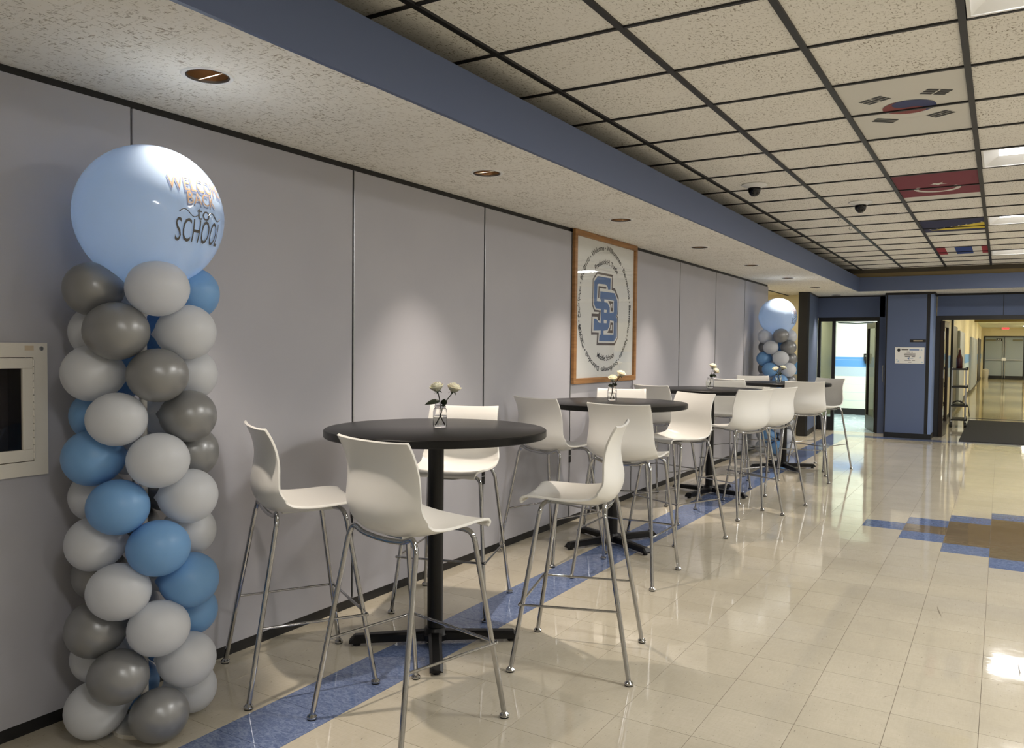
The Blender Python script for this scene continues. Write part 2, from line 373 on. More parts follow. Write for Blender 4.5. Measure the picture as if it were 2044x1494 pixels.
# fine joints of the soffit's concealed tiles
jm = MB()
for k in range(-16, 39):
    jm.box(XW-.02, XF-.002, k*T-.0004, k*T+.0004, ZS-.0006, ZS+.001)
for xx in (XW+.33, XW+.66): pass
jm.build('tile_joints', 'soffit_tile', sof)

# ------------------------------------------------------------------ suspended ceiling
ceil = empty('ceiling', kind='structure')
box('ceiling_deck', 'dark_gap', -1.40, XR, YB, YE+.03, ZC+.16, ZC+.18, ceil)
TROWS = [-4, 1, 6, 11, 16]; FLAGS = {3: 'kr', 7: 'tr', 11: 'ba', 15: 'st'}
tcols = [3, 8]
def in_troffer(i, j): return any(j == r and i in (c, c+1) for r in TROWS for c in tcols)
def in_flag(i, j): return i == 2 and any(r <= j < r+2 for r in FLAGS)
tv = []; g = .004
h = CT/2-g
tile_v = [(-h, -h, .020), (h, -h, .020), (h, h, .020), (-h, h, .020), (-h+.004, -h+.004, 0), (h-.004, -h+.004, 0), (h-.004, h-.004, 0), (-h+.004, h-.004, 0)]
tile_f = [(7, 6, 5, 4), (0, 4, 5, 1), (1, 5, 6, 2), (2, 6, 7, 3), (3, 7, 4, 0)]
tme = bpy.data.meshes.new('ceiling_tile'); tme.from_pydata(tile_v, [], tile_f); tme.materials.append(M['ceiling_tile'])
rest = MB()
for i in range(-1, 11):
    for j in range(-8, 20):
        if in_troffer(i, j) or in_flag(i, j): continue
        x, y = GX+(i+.5)*CT, GY+(j+.5)*CT
        p = project((x, y, ZC))
        if p and -150 < p[0] < 2200 and -150 < p[1] < 700:
            o = bpy.data.objects.new('ceiling_tile', tme); col.objects.link(o); o.parent = ceil; o.location = (x, y, ZC+.003)
            o.rotation_euler = (random.uniform(-.002, .002), random.uniform(-.002, .002), 0)
        else: rest.add([(a+x, b+y, c+ZC+.003) for a, b, c in tile_v], tile_f)
rest.build('ceiling_tiles', 'ceiling_tile', ceil, kind='stuff')
for i in range(-1, 12):
    x = GX+i*CT; box('main_runner', 'tee_black', x-.014, x+.014, YB, YE+.03, ZC-.009, ZC+.04, ceil)
cme = MB().box(-CT/2+.014, CT/2-.014, -.0085, .0085, -.006, .03).build('cross_tee', 'tee_black', ceil)
first = True; ctr = MB()
for i in range(-1, 11):
    for j in range(-8, 20):
        y = GY+j*CT; x = GX+(i+.5)*CT
        if i in (3, 4, 8, 9) and False: continue
        p = project((x, y, ZC))
        if p and -150 < p[0] < 2200 and -150 < p[1] < 700:
            if first: o = cme; first = False
            else: o = bpy.data.objects.new('cross_tee', cme.data); col.objects.link(o); o.parent = ceil
            o.location = (x, y, ZC)
        else: ctr.box(x-CT/2+.014, x+CT/2-.014, y-.0085, y+.0085, ZC-.006, ZC+.03)
ctr.build('cross_tees', 'tee_black', ceil, kind='stuff')

# flag tiles in the ceiling (seen from below; local u along x, v along y, in tile units)
def fl(u, v, row): return (GX+2*CT+u*CT, GY+(row+v)*CT)
def poly(name, m, pts, row, lvl, parent):
    z = ZC+.002-.0006*lvl
    mb = MB(); mb.add([fl(u, v, row)+(z,) for u, v in pts], [tuple(range(len(pts)))]); return mb.build(name, m, parent)
def flag(row, label):
    x, y = fl(.5, 1, row); t = empty('flag_panel'); t.parent = ceil; t['label'] = label
    for k in (0, 1):
        a = fl(0, k, row); MB().add([(vx*1.0+a[0]+CT/2, vy+a[1]+CT/2, vz+ZC+.003) for vx, vy, vz in tile_v], tile_f).build('tile', 'flag_white', t)
    return t
IN = .026
kr = flag(3, 'white ceiling flag panel with red and blue disc and four black trigrams')
cx, cy, rr = .512, .94, .218
def arc(cx, cy, r, a0, a1, n=24): return [(cx+r*math.cos(a0+(a1-a0)*k/n), cy+r*math.sin(a0+(a1-a0)*k/n)) for k in range(n+1)]
th = math.radians(28)
def rot(p, a, c): return (c[0]+(p[0]-c[0])*math.cos(a)-(p[1]-c[1])*math.sin(a), c[1]+(p[0]-c[0])*math.sin(a)+(p[1]-c[1])*math.cos(a))
ac = math.radians(62)
red = arc(cx, cy, rr, PI/2, 3*PI/2)+arc(cx, cy-rr/2, rr/2, 3*PI/2, PI/2, 12)[1:]+arc(cx, cy+rr/2, rr/2, -PI/2, PI/2, 12)[1:-1]
poly('disc', 'flag_kblue', arc(cx, cy, rr, 0, 2*PI, 40)[:-1], 3, 1, kr)
poly('disc_half', 'flag_kred', [rot(p, math.radians(-12), (cx, cy)) for p in red], 3, 2, kr)
def trigram(c4, bars):
    p0, p1, p2, p3 = [Vector(p) for p in c4]     # p0->p1 long axis start edge, p0->p3 stacking
    for k, b in enumerate(bars):
        s0, s1 = k*.37, k*.37+.27
        for a0, a1 in ([(0, 1)] if b else [(0, .46), (.54, 1)]):
            f = lambda a, s: tuple(p0+(p1-p0)*a+(p3-p0)*s)
            poly('trigram_bar', 'print_black', [f(a0, s0), f(a1, s0), f(a1, s1), f(a0, s1)], 3, 1, kr)
trigram([(.14, .587), (.327, .473), (.399, .584), (.215, .706)], (0, 1, 0))
trigram([(.696, .468), (.877, .593), (.803, .704), (.624, .583)], (0, 0, 0))
trigram([(.619, 1.312), (.791, 1.202), (.869, 1.311), (.694, 1.429)], (1, 0, 1))
trigram([(.221, 1.19), (.394, 1.324), (.312, 1.43), (.157, 1.29)], (1, 1, 1))
tk = flag(7, 'dark red ceiling flag panel with white crescent and star')
poly('red_field', 'flag_tred', [(IN, .03), (1-IN, .03), (1-IN, 1.64), (IN, 1.64)], 7, 1, tk)
cr = arc(.485, 1.10, .28, -.62, PI+.62, 30); ci = arc(.485, 1.075, .225, PI+.55, -.55, 30)
poly('crescent', 'flag_white', cr+ci, 7, 2, tk)
st = []
for k in range(10):
    r_ = .115 if k % 2 == 0 else .046; a = PI/2+k*PI/5; st.append((.508+r_*math.cos(a), .775+r_*math.sin(a)))
poly('star', 'flag_white', st, 7, 2, tk)
ba = flag(11, 'navy ceiling flag panel with yellow triangle')
poly('navy_field', 'flag_navy', [(IN, .03), (1-IN, .03), (1-IN, 1.58), (IN, 1.55)], 11, 1, ba)
poly('yellow_triangle', 'flag_yellow', [(1-IN, .57), (1-IN, 1.315), (.12, 1.307)], 11, 2, ba)
for k in range(8):
    u, v = .13+.115*k, 1.17-.088*k; poly('white_star', 'flag_white', [(u+.022*(1 if q % 2 == 0 else .45)*math.cos(q*PI/5), v+.05*(1 if q % 2 == 0 else .45)*math.sin(q*PI/5)) for q in range(10)], 11, 3, ba)
fs = flag(15, 'ceiling flag panel with red, white and blue bands')
for a, b, m_ in ((IN, .2, 'flag_red'), (.375, .695, 'flag_fblue'), (.865, 1-IN, 'flag_red')):
    poly('band', m_, [(a, .05), (b, .05), (b, 1.46), (a, 1.46)], 15, 1, fs)

# troffers
def troffer(i, j, label):
    x0, y0 = GX+i*CT+.018, GY+j*CT+.012; L, Wd = 2*CT-.036, CT-.024
    t = thing('ceiling_light', label, 'light', (x0+L/2, y0+Wd/2, ZC), group='fluorescent ceiling lights')
    a, b = L/2, Wd/2; f = .014
    fr = MB()
    for (p, q, r_, s_) in ((-a, a, -b, -b+f), (-a, a, b-f, b), (-a, -a+f, -b+f, b-f), (a-f, a, -b+f, b-f)): fr.box(p, q, r_, s_, -.004, .012)
    fr.build('frame', 'white_enamel', t)
    pan = MB(); o = [(-a+f, -b+f, .0), (a-f, -b+f, .0), (a-f, b-f, .0), (-a+f, b-f, .0)]; i_ = [(-a+.10, -b+.11, .05), (a-.10, -b+.11, .05), (a-.10, b-.11, .05), (-a+.10, b-.11, .05)]
    pan.add(o+i_, [(k, (k+1) % 4, 4+(k+1) % 4, 4+k) for k in range(4)]); pan.build('reflector_pan', 'white_enamel', t)
    ln = MB(); ln.add(i_, [(0, 1, 2, 3)]); ln.build('lens', 'lens', t)
    ld = bpy.data.lights.new('troffer_lamp', 'AREA'); ld.shape = 'RECTANGLE'; ld.size = 2*(a-.16); ld.size_y = 2*(b-.16); ld.energy = TROFFER_W*(.62 if i > 5 else .5 if j < 0 else 1.05); ld.color = (1, .975, .945)
    lo = bpy.data.objects.new('lamp', ld); col.objects.link(lo); lo.parent = t; lo.location = (0, 0, -.006)
    return t
names = {1: 'bright ceiling light panel in the top right corner, nearest of the row', 6: 'glowing ceiling light panel beside the white tiles past the disc flag', 11: 'glowing ceiling light panel beside the navy and yellow flag', 16: 'farthest ceiling light panel, beside the red and blue banded flag', -4: 'added fill light panel, unseen overhead behind the viewer'}  # the panel behind the viewer is added to raise light on the left
for j in TROWS:
    troffer(3, j, names[j])
    troffer(8, j, 'added fill light panel in an unseen second row beyond the right edge')  # unseen second column, added as fill light

# downlights
def downlight(k, y, on):
    where = ['nearest to the big balloon', 'above the nearest table', 'in front of the framed poster', 'fourth along the soffit, just past the poster', 'fifth along the soffit', 'sixth along the soffit, with a bright halo', 'seventh along the soffit', 'last along the soffit'][k]
    t = thing('recessed_downlight', 'round recessed downlight '+where, 'light', (LX, y, ZS), group='recessed downlights in the soffit')
    ring = MB(); ring.lathe([(LR-.004, .002), (LR-.004, -.003), (LR+.012, -.004), (LR+.016, 0), (LR+.016, .001)], 40, caps=False); ring.build('trim_ring', 'white_enamel', t, smooth=True)
    can = MB(); n_ = 32; prof = [(LR-.003, -.001), (LR-.006, .03), (.066, .08), (.052, .13), (.03, .155)]
    can.lathe([(.0001, .156)]+prof[::-1], n_, caps=False); can.build('reflector', 'reflector', t, smooth=True)
    MB().lathe([(LR-.0045, .004), (LR-.0045, -.0035), (LR-.001, -.0045), (LR-.001, -.002)], 40, caps=False).build('rim', 'black_trim', t, smooth=True)
    MB().lathe([(.0001, .098), (.02, .102), (.031, .115), (.033, .13), (.025, .148), (.016, .155)], 20).build('bulb', 'bulb_on' if on else 'bulb_off', t, smooth=True)
    if on:
        ld = bpy.data.lights.new('down_lamp', 'SPOT'); ld.energy = SPOT_W*(.85 if k == 0 else 1); ld.color = (1, .87, .74); ld.spot_size = math.radians(74); ld.spot_blend = 1.0; ld.shadow_soft_size = .03
        lo = bpy.data.objects.new('lamp', ld); col.objects.link(lo); lo.parent = t; lo.location = (0, 0, .066)
for k, y in enumerate(LYS): downlight(k, y, True)

# ------------------------------------------------------------------ far end of the hall
def xy(u, y): return 1.256+(u-1.256)*(y+2.865)/14.765
we = empty('wall_end', kind='structure')
MB().prism([(-1.675, 11.15), (-1.53, 11.15), (-1.506, 11.18), (-1.506, 11.22), (-1.675, 11.22)], .0, ZS-.002).build('black_end_panel', 'black_trim', we)
MB().prism([(-1.66, 11.221), (-1.508, 11.221), (-1.60, YD-.06), (-1.66, YD-.06)], .09, ZS-.03).build('blue_return', 'panel_blue', we)
MB().prism([(-1.67, 11.222), (-1.504, 11.222), (-1.596, YD-.06), (-1.67, YD-.06)], 0, .09).build('black_base', 'black_rubber', we)
MB().prism([(-1.67, 11.222), (-1.504, 11.222), (-1.596, YD-.06), (-1.67, YD-.06)], ZS-.03, ZS-.002).build('black_cornice', 'black_trim', we)
box('header_panel', 'panel_blue', -1.66, -.47, YD-.03, YD+.05, 2.045, 2.40, we)
box('black_cornice', 'black_trim', -1.66, -.43, YD-.035, YD+.05, 2.40, ZS-.002, we)
box('blue_jamb', 'panel_blue', -.578, -.44, YD-.03, YD+.05, 0, 2.40, we)
# the blue column between the two doorways
cl = empty('wall_column', kind='structure')
box('front_panel', 'panel_blue', -.392, .195, 11.90, 12.0, .085, 2.385, cl); box('black_reveal', 'black_trim', .195, .248, 11.915, 12.0, .085, 2.385, cl)
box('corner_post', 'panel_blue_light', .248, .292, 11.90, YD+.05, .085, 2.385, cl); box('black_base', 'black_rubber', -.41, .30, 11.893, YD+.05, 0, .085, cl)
box('black_cornice', 'black_trim', -.43, .31, 11.89, YD+.05, 2.385, ZS-.002, cl); box('black_edge', 'black_trim', -.412, -.392, 11.897, 12.4, .085, 2.385, cl)
box('core', 'panel_blue', -.44, .248, 12.0, YD+.05, .085, 2.385, cl)
# right of the column: corridor opening
wr = empty('wall_end_right', kind='structure')
box('header_panel', 'panel_blue', .31, 1.262, YD-.02, YD+.06, 2.055, 2.39, wr); box('header_panel', 'panel_blue', 1.272, 2.25, YD-.02, YD+.06, 2.055, 2.39, wr)
box('black_cornice', 'black_trim', .30, XR, YD-.03, YD+.06, 2.39, ZS-.002, wr); box('panel_seam', 'black_trim', 1.262, 1.272, YD-.01, YD+.06, 2.055, 2.39, wr)
box('wall_panel', 'panel_blue', 2.25, XR, YD-.02, YD+.06, .09, 2.39, wr); box('black_base', 'black_rubber', 2.25, XR, YD-.03, YD+.06, 0, .09, wr)

# door 1 (to the bright room)
d1 = empty('door_1', kind='structure')
box('frame_head', 'black_trim', -1.606, -.578, YD-.01, YD+.06, 1.972, 2.045, d1); box('frame_jamb', 'black_trim', -1.606, -1.556, YD-.01, YD+.06, 0, 1.972, d1)
box('frame_mullion', 'black_trim', -1.362, -1.306, YD-.01, YD+.06, 0, 1.972, d1); box('frame_jamb', 'black_trim', -.62, -.578, YD-.01, YD+.06, 0, 1.972, d1)
MB().add([(-1.556, YD+.02, .25), (-1.362, YD+.02, .25), (-1.362, YD+.02, 1.972), (-1.556, YD+.02, 1.972)], [(0, 1, 2, 3)]).build('sidelight_glass', 'side_glass', d1); box('sidelight_kick', 'black_trim', -1.556, -1.362, YD, YD+.04, 0, .25, d1)
lf = empty('door_leaf', (-.625, YD+.06, 0), math.radians(107)); lf.parent = d1
box('leaf_stile', 'bronze', 0, .08, -.022, .022, .01, 1.96, lf); box('leaf_stile', 'bronze', .80, .88, -.022, .022, .01, 1.96, lf); box('leaf_rail', 'bronze', .08, .80, -.022, .022, .01, .26, lf); box('leaf_rail', 'bronze', .08, .80, -.022, .022, 1.86, 1.96, lf)
MB().add([(.08, 0, .26), (.80, 0, .26), (.80, 0, 1.86), (.08, 0, 1.86)], [(0, 1, 2, 3)]).build('leaf_glass', 'door_glass', lf)
MB().tube(smooth_path([(-.50, YD-.035, 1.18), (-.50, YD-.09, 1.17), (-.50, YD-.09, .94), (-.50, YD-.035, .93)], 5), .011).build('pull_handle', 'steel', d1, smooth=True)
MB().tube([(-1.28, YD+.09, 1.955), (-1.0, YD+.3, 1.945), (-.7, YD+.12, 1.955)], .012).build('closer_arm', 'steel', d1)
# room behind door 1
rm = empty('wall_room', kind='structure')
ry0, ry1 = YD+.061, 16.63
def stripes(parent, axis, val, a0, a1, zt, base, off, nrm=1, z=(1.08, 1.31, .88)):
    pass
bx = MB()
box('room_floor', 'vct_room', -3.2, -.2, YD+.0, ry1, -.04, -.0005, rm)
box('room_back_low', 'white_wall', -3.2, -.2, ry1, ry1+.1, .14, .88, rm); box('room_stripe_pale', 'stripe_pale', -3.2, -.2, ry1, ry1+.1, .88, 1.085, rm); box('room_stripe_blue', 'stripe_blue', -3.2, -.2, ry1, ry1+.1, 1.085, 1.31, rm); box('room_back_high', 'white_wall', -3.2, -.2, ry1, ry1+.1, 1.31, 2.7, rm)
box('room_base', 'black_rubber', -3.2, -.2, ry1-.006, ry1+.1, 0, .14, rm)
for k in range(7):
    if k: box('block_joint', 'stripe_pale', -3.2, -.2, ry1-.0015, ry1, .14+.2*k*.92-.003, .14+.2*k*.92+.003, rm)
box('room_side', 'olive', -2.12, -2.06, YD+.06, ry1, 0, 2.7, rm); box('room_side', 'white_wall', -.2, -.1, YD+.07, ry1, 0, 2.7, rm); box('room_ceiling', 'white_wall', -3.2, -.1, YD+.061, ry1+.1, 2.7, 2.75, rm)
box('room_front', 'white_wall', -2.06, -.1, YD+.061, YD+.1, 2.05, 2.7, rm)
def panel_light(name, label, x, y, z, sx, sy, en, c, group=None):
    t = thing(name, label, 'light', (x, y, z), group=group)
    MB().box(-sx/2, sx/2, -sy/2, sy/2, -.02, 0).build('lens', 'lens', t); MB().box(-sx/2-.02, sx/2+.02, -sy/2-.02, sy/2+.02, -.012, .004).build('frame', 'white_enamel', t)
    ld = bpy.data.lights.new('panel_lamp', 'AREA'); ld.shape = 'RECTANGLE'; ld.size = sx; ld.size_y = sy; ld.energy = en; ld.color = c
    lo = bpy.data.objects.new('lamp', ld); col.objects.link(lo); lo.parent = t; lo.location = (0, 0, -.03)
panel_light('ceiling_light', 'ceiling light of the bright white room, out of sight above its doorway', -1.0, 14.8, 2.698, 1.2, 1.2, ROOM_W, (.96, 1, .95))
ds = thing('towel_dispenser', 'black dispenser on the white block wall through the left doorway', 'dispenser', (-1.30, ry1-.005, 1.17))
MB().prism([(-.07, -.12), (.07, -.12), (.085, 0), (-.085, 0)], .06, .22).build('body', 'black_trim', ds, bevel=.012); box('window', 'steel', -.045, .045, -.124, -.119, .15, .18, ds); MB().prism([(-.05, -.10), (.05, -.10), (.065, 0), (-.065, 0)], 0, .06).build('outlet', 'black_trim', ds)

# recess past the end of the partition wall
rc = empty('wall_recess', kind='structure')
for nm, m_, z0, z1 in (('low_wall', 'recess_grey', 0, 1.02), ('stripe', 'stripe_blue', 1.02, 1.235), ('high_wall', 'cream_wall', 1.235, 2.43)):
    box(nm, m_, -3.6, -1.66, 11.9, 12.0, z0, z1, rc)
box('side_wall', 'cream_wall', -3.65, -3.55, 9.3, 12.0, 0, 2.43, rc); box('upper_panel', 'tan_board', -3.3, -2.12, 11.88, 11.9, 2.12, 2.32, rc); box('recess_ceiling', 'cream_wall', -3.6, XW-.25, 9.3, 12.0, ZS+.002, ZS+.03, rc); box('recess_trim', 'black_trim', XW-.26, XW-.24, 9.47, 11.9, ZS-.012, ZS-.001, rc)
box('back_side', 'cream_wall', -3.6, XW-.25, 9.3, 9.36, 0, 2.43, rc)
panel_light('ceiling_light', 'ceiling light of the side recess, hidden behind the partition', -2.75, 10.6, ZS+.001, .6, .9, 18, (1, .88, .62))

# corridor
cw = empty('wall_corridor', kind='structure'); CX0, CX1, CY2 = .30, 3.4, 48.3
box('corridor_floor', 'vct_beige', .29, CX1, YD, 17.25, -.05, -.0005, cw); box('corridor_floor', 'vct_corridor', .29, CX1, 17.31, CY2, -.05, -.0005, cw); box('threshold', 'black_trim', .29, CX1, 17.24, 17.31, -.05, .004, cw)
for nm, m_, z0, z1 in (('low_wall', 'cream_wall', .1, .90), ('pale_stripe', 'stripe_pale', .90, 1.10), ('blue_stripe', 'stripe_blue', 1.10, 1.37), ('high_wall', 'cream_wall', 1.37, 2.8)):
    box(nm, m_, CX0-.1, CX0, YD+.07, CY2, z0, z1, cw); box(nm, m_, CX1, CX1+.1, YD+.07, CY2, z0, z1, cw)
box('corridor_base', 'black_rubber', CX0-.1, CX0+.005, YD+.07, CY2, 0, .1, cw)
box('end_wall', 'cream_wall', CX0-.1, .40, CY2, CY2+.1, 0, 3.1, cw); box('end_wall', 'cream_wall', .40, CX1+.1, CY2, CY2+.1, 2.34, 3.1, cw); box('end_wall', 'cream_wall', 2.34, CX1+.1, CY2, CY2+.1, 0, 2.34, cw)
box('corridor_ceiling', 'white_wall', CX0-.1, CX1+.1, YD+.07, CY2, 2.8, 2.85, cw); box('second_header', 'ochre', .74, CX1, 17.2, 17.35, 2.10, 2.8, cw); box('second_jamb', 'black_trim', .30, .345, 17.2, 17.35, 0, 2.3, cw); box('second_header', 'black_trim', .30, .74, 17.2, 17.35, 2.2, 2.8, cw)
for k, yy in enumerate((14.4, 21, 27, 33, 39, 45)):
    panel_light('ceiling_light', 'added corridor fill light, out of view near the right doorway' if k == 0 else 'added corridor fill light, out of view past the right edge', 2.75, yy, 2.799, 1.2, .6, CORR_W*(.5 if k == 0 else 1), (1, .94, .78), 'added corridor fill lights')  # lamps added out of frame to brighten the corridor
d2 = empty('door_2', kind='structure')
box('frame_head', 'black_trim', .292, 2.25, YD-.01, YD+.06, 1.985, 2.055, d2); box('frame_jamb', 'black_trim', .292, .392, YD-.01, YD+.06, 0, 1.985, d2); box('frame_jamb', 'black_trim', 2.17, 2.25, YD-.01, YD+.06, 0, 1.985, d2)
lf = empty('door_leaf', (.40, YD-.04, 0), math.radians(88)); lf.parent = d2
box('leaf_stile', 'bronze', 0, .08, -.03, .03, .01, 1.97, lf); box('leaf_stile', 'bronze', .80, .88, -.022, .022, .01, 1.97, lf); box('leaf_rail', 'bronze', .08, .80, -.022, .022, .01, .22, lf); box('leaf_rail', 'bronze', .08, .80, -.022, .022, 1.87, 1.97, lf)
MB().add([(.08, 0, .22), (.80, 0, .22), (.80, 0, 1.87), (.08, 0, 1.87)], [(0, 1, 2, 3)]).build('leaf_glass', 'door_glass', lf)
for z_ in (.35, 1.0, 1.65): box('hinge', 'steel', -.012, .015, -.036, -.026, z_, z_+.14, lf)
# double doors at the end of the corridor
d3 = empty('door_3', kind='structure')
box('frame_head', 'black_trim', .40, 2.34, CY2-.03, CY2+.05, 2.265, 2.34, d3); box('frame_jamb', 'black_trim', .40, .47, CY2-.03, CY2+.05, 0, 2.265, d3); box('frame_jamb', 'black_trim', 2.27, 2.34, CY2-.03, CY2+.05, 0, 2.265, d3)
for k, (a, b) in enumerate(((.48, 1.365), (1.385, 2.26))):
    L = box('leaf', 'grey_door', a, b, CY2-.02, CY2+.03, .18, 2.26, d3); box('kick_plate', 'black_trim', a, b, CY2-.022, CY2+.03, .02, .18, d3)
    c = b-.04 if k == 0 else a+.04
    box('push_bar', 'steel', a+.05, b-.05, CY2-.09, CY2-.03, 1.02, 1.07, L); box('lock_box', 'white_enamel', c-.05, c+.05, CY2-.1, CY2-.03, 1.0, 1.16, L); MB().tube([(c, CY2-.06, .05), (c, CY2-.06, 2.2)], .02).build('rod', 'steel', L); box('closer', 'olive', (a+.04) if k == 0 else b-.5, (a+.5) if k == 0 else b-.04, CY2-.1, CY2-.02, 2.08, 2.16, L)
pl = box('number_plate', 'black_trim', 1.0, 1.27, CY2-.028, CY2-.021, 2.07, 2.21, d3)
v, f = text_flat('A4', .15); MB().add([(1.135+x, CY2-.03, 2.085+y) for x, y, z in v], f).build('number', 'white_enamel', pl)
ex = thing('exit_sign', 'small glowing red exit sign above the far double doors', 'sign', (1.41, CY2-.05, 2.70))
box('housing', 'white_enamel', -.19, .19, -.05, .04, -.02, .24, ex); fc = box('face', 'exit_red', -.165, .165, -.056, -.05, .01, .21, ex)
v, f = text_flat('EXIT', .15); MB().add([(x, -.058, .055+y) for x, y, z in v], f).build('lettering', 'white_enamel', fc)
# lockers / doors along the corridor wall
def dooralong(nm, lab, cat, y0, y1, z1, m_, dpt):
    t = thing(nm, lab, cat, (CX0, (y0+y1)/2, 0)); h_ = (y1-y0)/2
    return t, h_, box('body', m_, .006, dpt, -h_, h_, .1, z1, t)
t, h_, _ = dooralong('classroom_door', 'dark recessed doorway in the corridor wall, beside the grey lockers', 'door', 17.4, 19.9, 2.05, 'black_trim', .012)
t, h_, _ = dooralong('locker_bank', 'nearer pale grey lockers along the corridor wall', 'locker', 20.1, 23.1, 1.98, 'locker_grey', .06)
for k in range(8): box('door', 'locker_grey', .06, .068, -h_+k*h_/4+.01, -h_+(k+1)*h_/4-.01, .14, 1.95, t)
t, h_, _ = dooralong('locker_bank', 'farther pale grey lockers along the corridor wall', 'locker', 29.3, 37, 1.98, 'locker_grey', .06)
for k in range(20): box('door', 'locker_grey', .06, .068, -h_+k*h_/10+.01, -h_+(k+1)*h_/10-.01, .14, 1.95, t)
t, h_, _ = dooralong('hall_door', 'dark brown door at the far end of the corridor wall', 'door', 40.5, 45.5, 2.1, 'bronze', .03)
bn = thing('waste_bin', 'small pale bin on the floor beside the far double doors', 'bin', (CX0+.25, 47.2, 0)); MB().lathe([(.12, .0), (.16, .35), (.15, .5), (.08, .56), (.0001, .57)], 16).build('body', 'recess_grey', bn, smooth=True)
# mat, cart
mt = MB(); mt.prism([(.70, 11.93), (2.35, 11.93), (2.35, 16.6), (.70, 16.6)], 0, .012); tag(mt.build('floor_mat', 'mat_black', bevel=.004), 'long black entrance mat lying through the right doorway', 'mat')
ct = thing('utility_cart', 'black three-shelf utility cart just inside the right doorway', 'cart', (.55, 14.9, 0), .05)
for z_ in (.13, .40, .76, 1.10):
    sh = box('shelf', 'cart_black', -.11, .15, -.3, .3, z_, z_+.03, ct); box('lip', 'cart_black', .14, .165, -.31, .31, z_, z_+.05, sh)
for sx in (-.1, .135):
    for sy in (-.28, .28): 
        box('post', 'steel', sx-.012, sx+.012, sy-.012, sy+.012, .1, 1.14, ct); MB().lathe([(.0001, -.02), (.05, -.02), (.05, .02), (.0001, .02)], 14, (sx, sy, .05), (1, 0, 0)).build('caster', 'black_rubber', ct)
b_ = thing('bottle', 'dark brown bottle standing on the cart', 'bottle', (.57, 14.8, 1.1305)); MB().lathe([(.05, 0), (.055, .01), (.055, .2), (.03, .27), (.02, .33), (.02, .36)], 18).build('body', 'bottle_brown', b_, smooth=True); MB().lathe([(.024, .36), (.024, .39), (.0001, .392)], 14).build('cap', 'label_cream', b_)
cb = MB(); nn = 14
for i in range(nn+1):
    for j in range(6):
        s_ = i/nn; xx = -.1+.33*s_; zz = .17+.05*math.sin(s_*5) if xx < .17 else .17-(xx-.17)*4+.0
        cb.v.append((xx if xx < .17 else .17+(xx-.17)*.5, -.15+.06*j+.02*math.sin(i), max(.0, .02*math.sin(i*1.7+j*2))+zz-.13))
for i in range(nn):
    for j in range(5): a = i*6+j; cb.f.append((a, a+1, a+7, a+6))
cl_ = cb.build('cloth', 'cloth_dark', None, smooth=True, solid=.006, loc=(.56, 14.85, .40)); tag(cl_, 'dark cloth hanging over the lower shelf of the cart', 'cloth')

# signs on the blue column
sg = thing('paper_sign', 'white paper notice with a dark shield on the blue column', 'sign', (0, 11.899, 0))
X0, X1, Z0, Z1 = -.262, .175, 1.245, 1.515
box('sheet', 'paper', X0, X1, -.003, .0, Z0, Z1, sg)
def flat(name, m_, pts, parent, yy): return MB().add([(x, yy, z) for x, z in pts], [tuple(range(len(pts)))]).build(name, m_, parent)
w_, h_ = X1-X0, Z1-Z0
S = lambda u, v: (X0+u*w_, Z1-v*h_)
flat('shield', 'print_black', [S(.085, .09), (S(.13, .06)), S(.175, .09), S(.18, .22), S(.13, .32), S(.075, .22)], sg, -.0036)
for (u0, u1, v0, v1, m_) in ((.22, .46, .115, .175, 'print_dark'), (.49, .82, .115, .185, 'logo_blue'), (.40, .53, .28, .33, 'print_dark'), (.56, .61, .28, .33, 'print_dark'), (.33, .70, .37, .395, 'logo_grey'), (.31, .70, .455, .495, 'print_dark'), (.34, .53, .565, .60, 'print_dark'), (.57, .69, .565, .60, 'print_dark'), (.33, .55, .785, .82, 'print_dark'), (.58, .69, .785, .82, 'print_dark'), (.46, .57, .90, .93, 'print_dark'), (.50, .63, .685, .70, 'logo_blue')):
    flat('text_line', m_, [S(u0, v0), S(u1, v0), S(u1, v1), S(u0, v1)], sg, -.0036)
flat('arrow', 'logo_blue', [S(.41, .68), S(.52, .60), S(.49, .68), S(.50, .76)], sg, -.004)
for u, v, s_ in ((.9, .15, .06), (.86, .6, .07), (.07, .75, .05), (.12, .86, .07), (.93, .9, .05)):
    flat('faint_triangle', 'stripe_pale', [S(u, v-s_), S(u+s_*.7, v+s_), S(u-s_*.7, v+s_)], sg, -.0034)
rs = thing('room_sign', 'narrow black nameplate above the paper notice', 'sign', (0, 11.899, 0)); box('plate', 'black_trim', -.045, .192, -.006, 0, 1.598, 1.643, rs)
box('lettering', 'label_cream', .008, .145, -.0068, -.006, 1.613, 1.630, rs)

# outer shell of the hall (outside the picture)
box('wall_right', 'white_paint', XR, XR+.1, YB, YD, 0, ZC+.18, kind='structure'); box('wall_back', 'white_paint', -2.1, XR, YB-.1, YB, 0, ZC+.18, kind='structure')

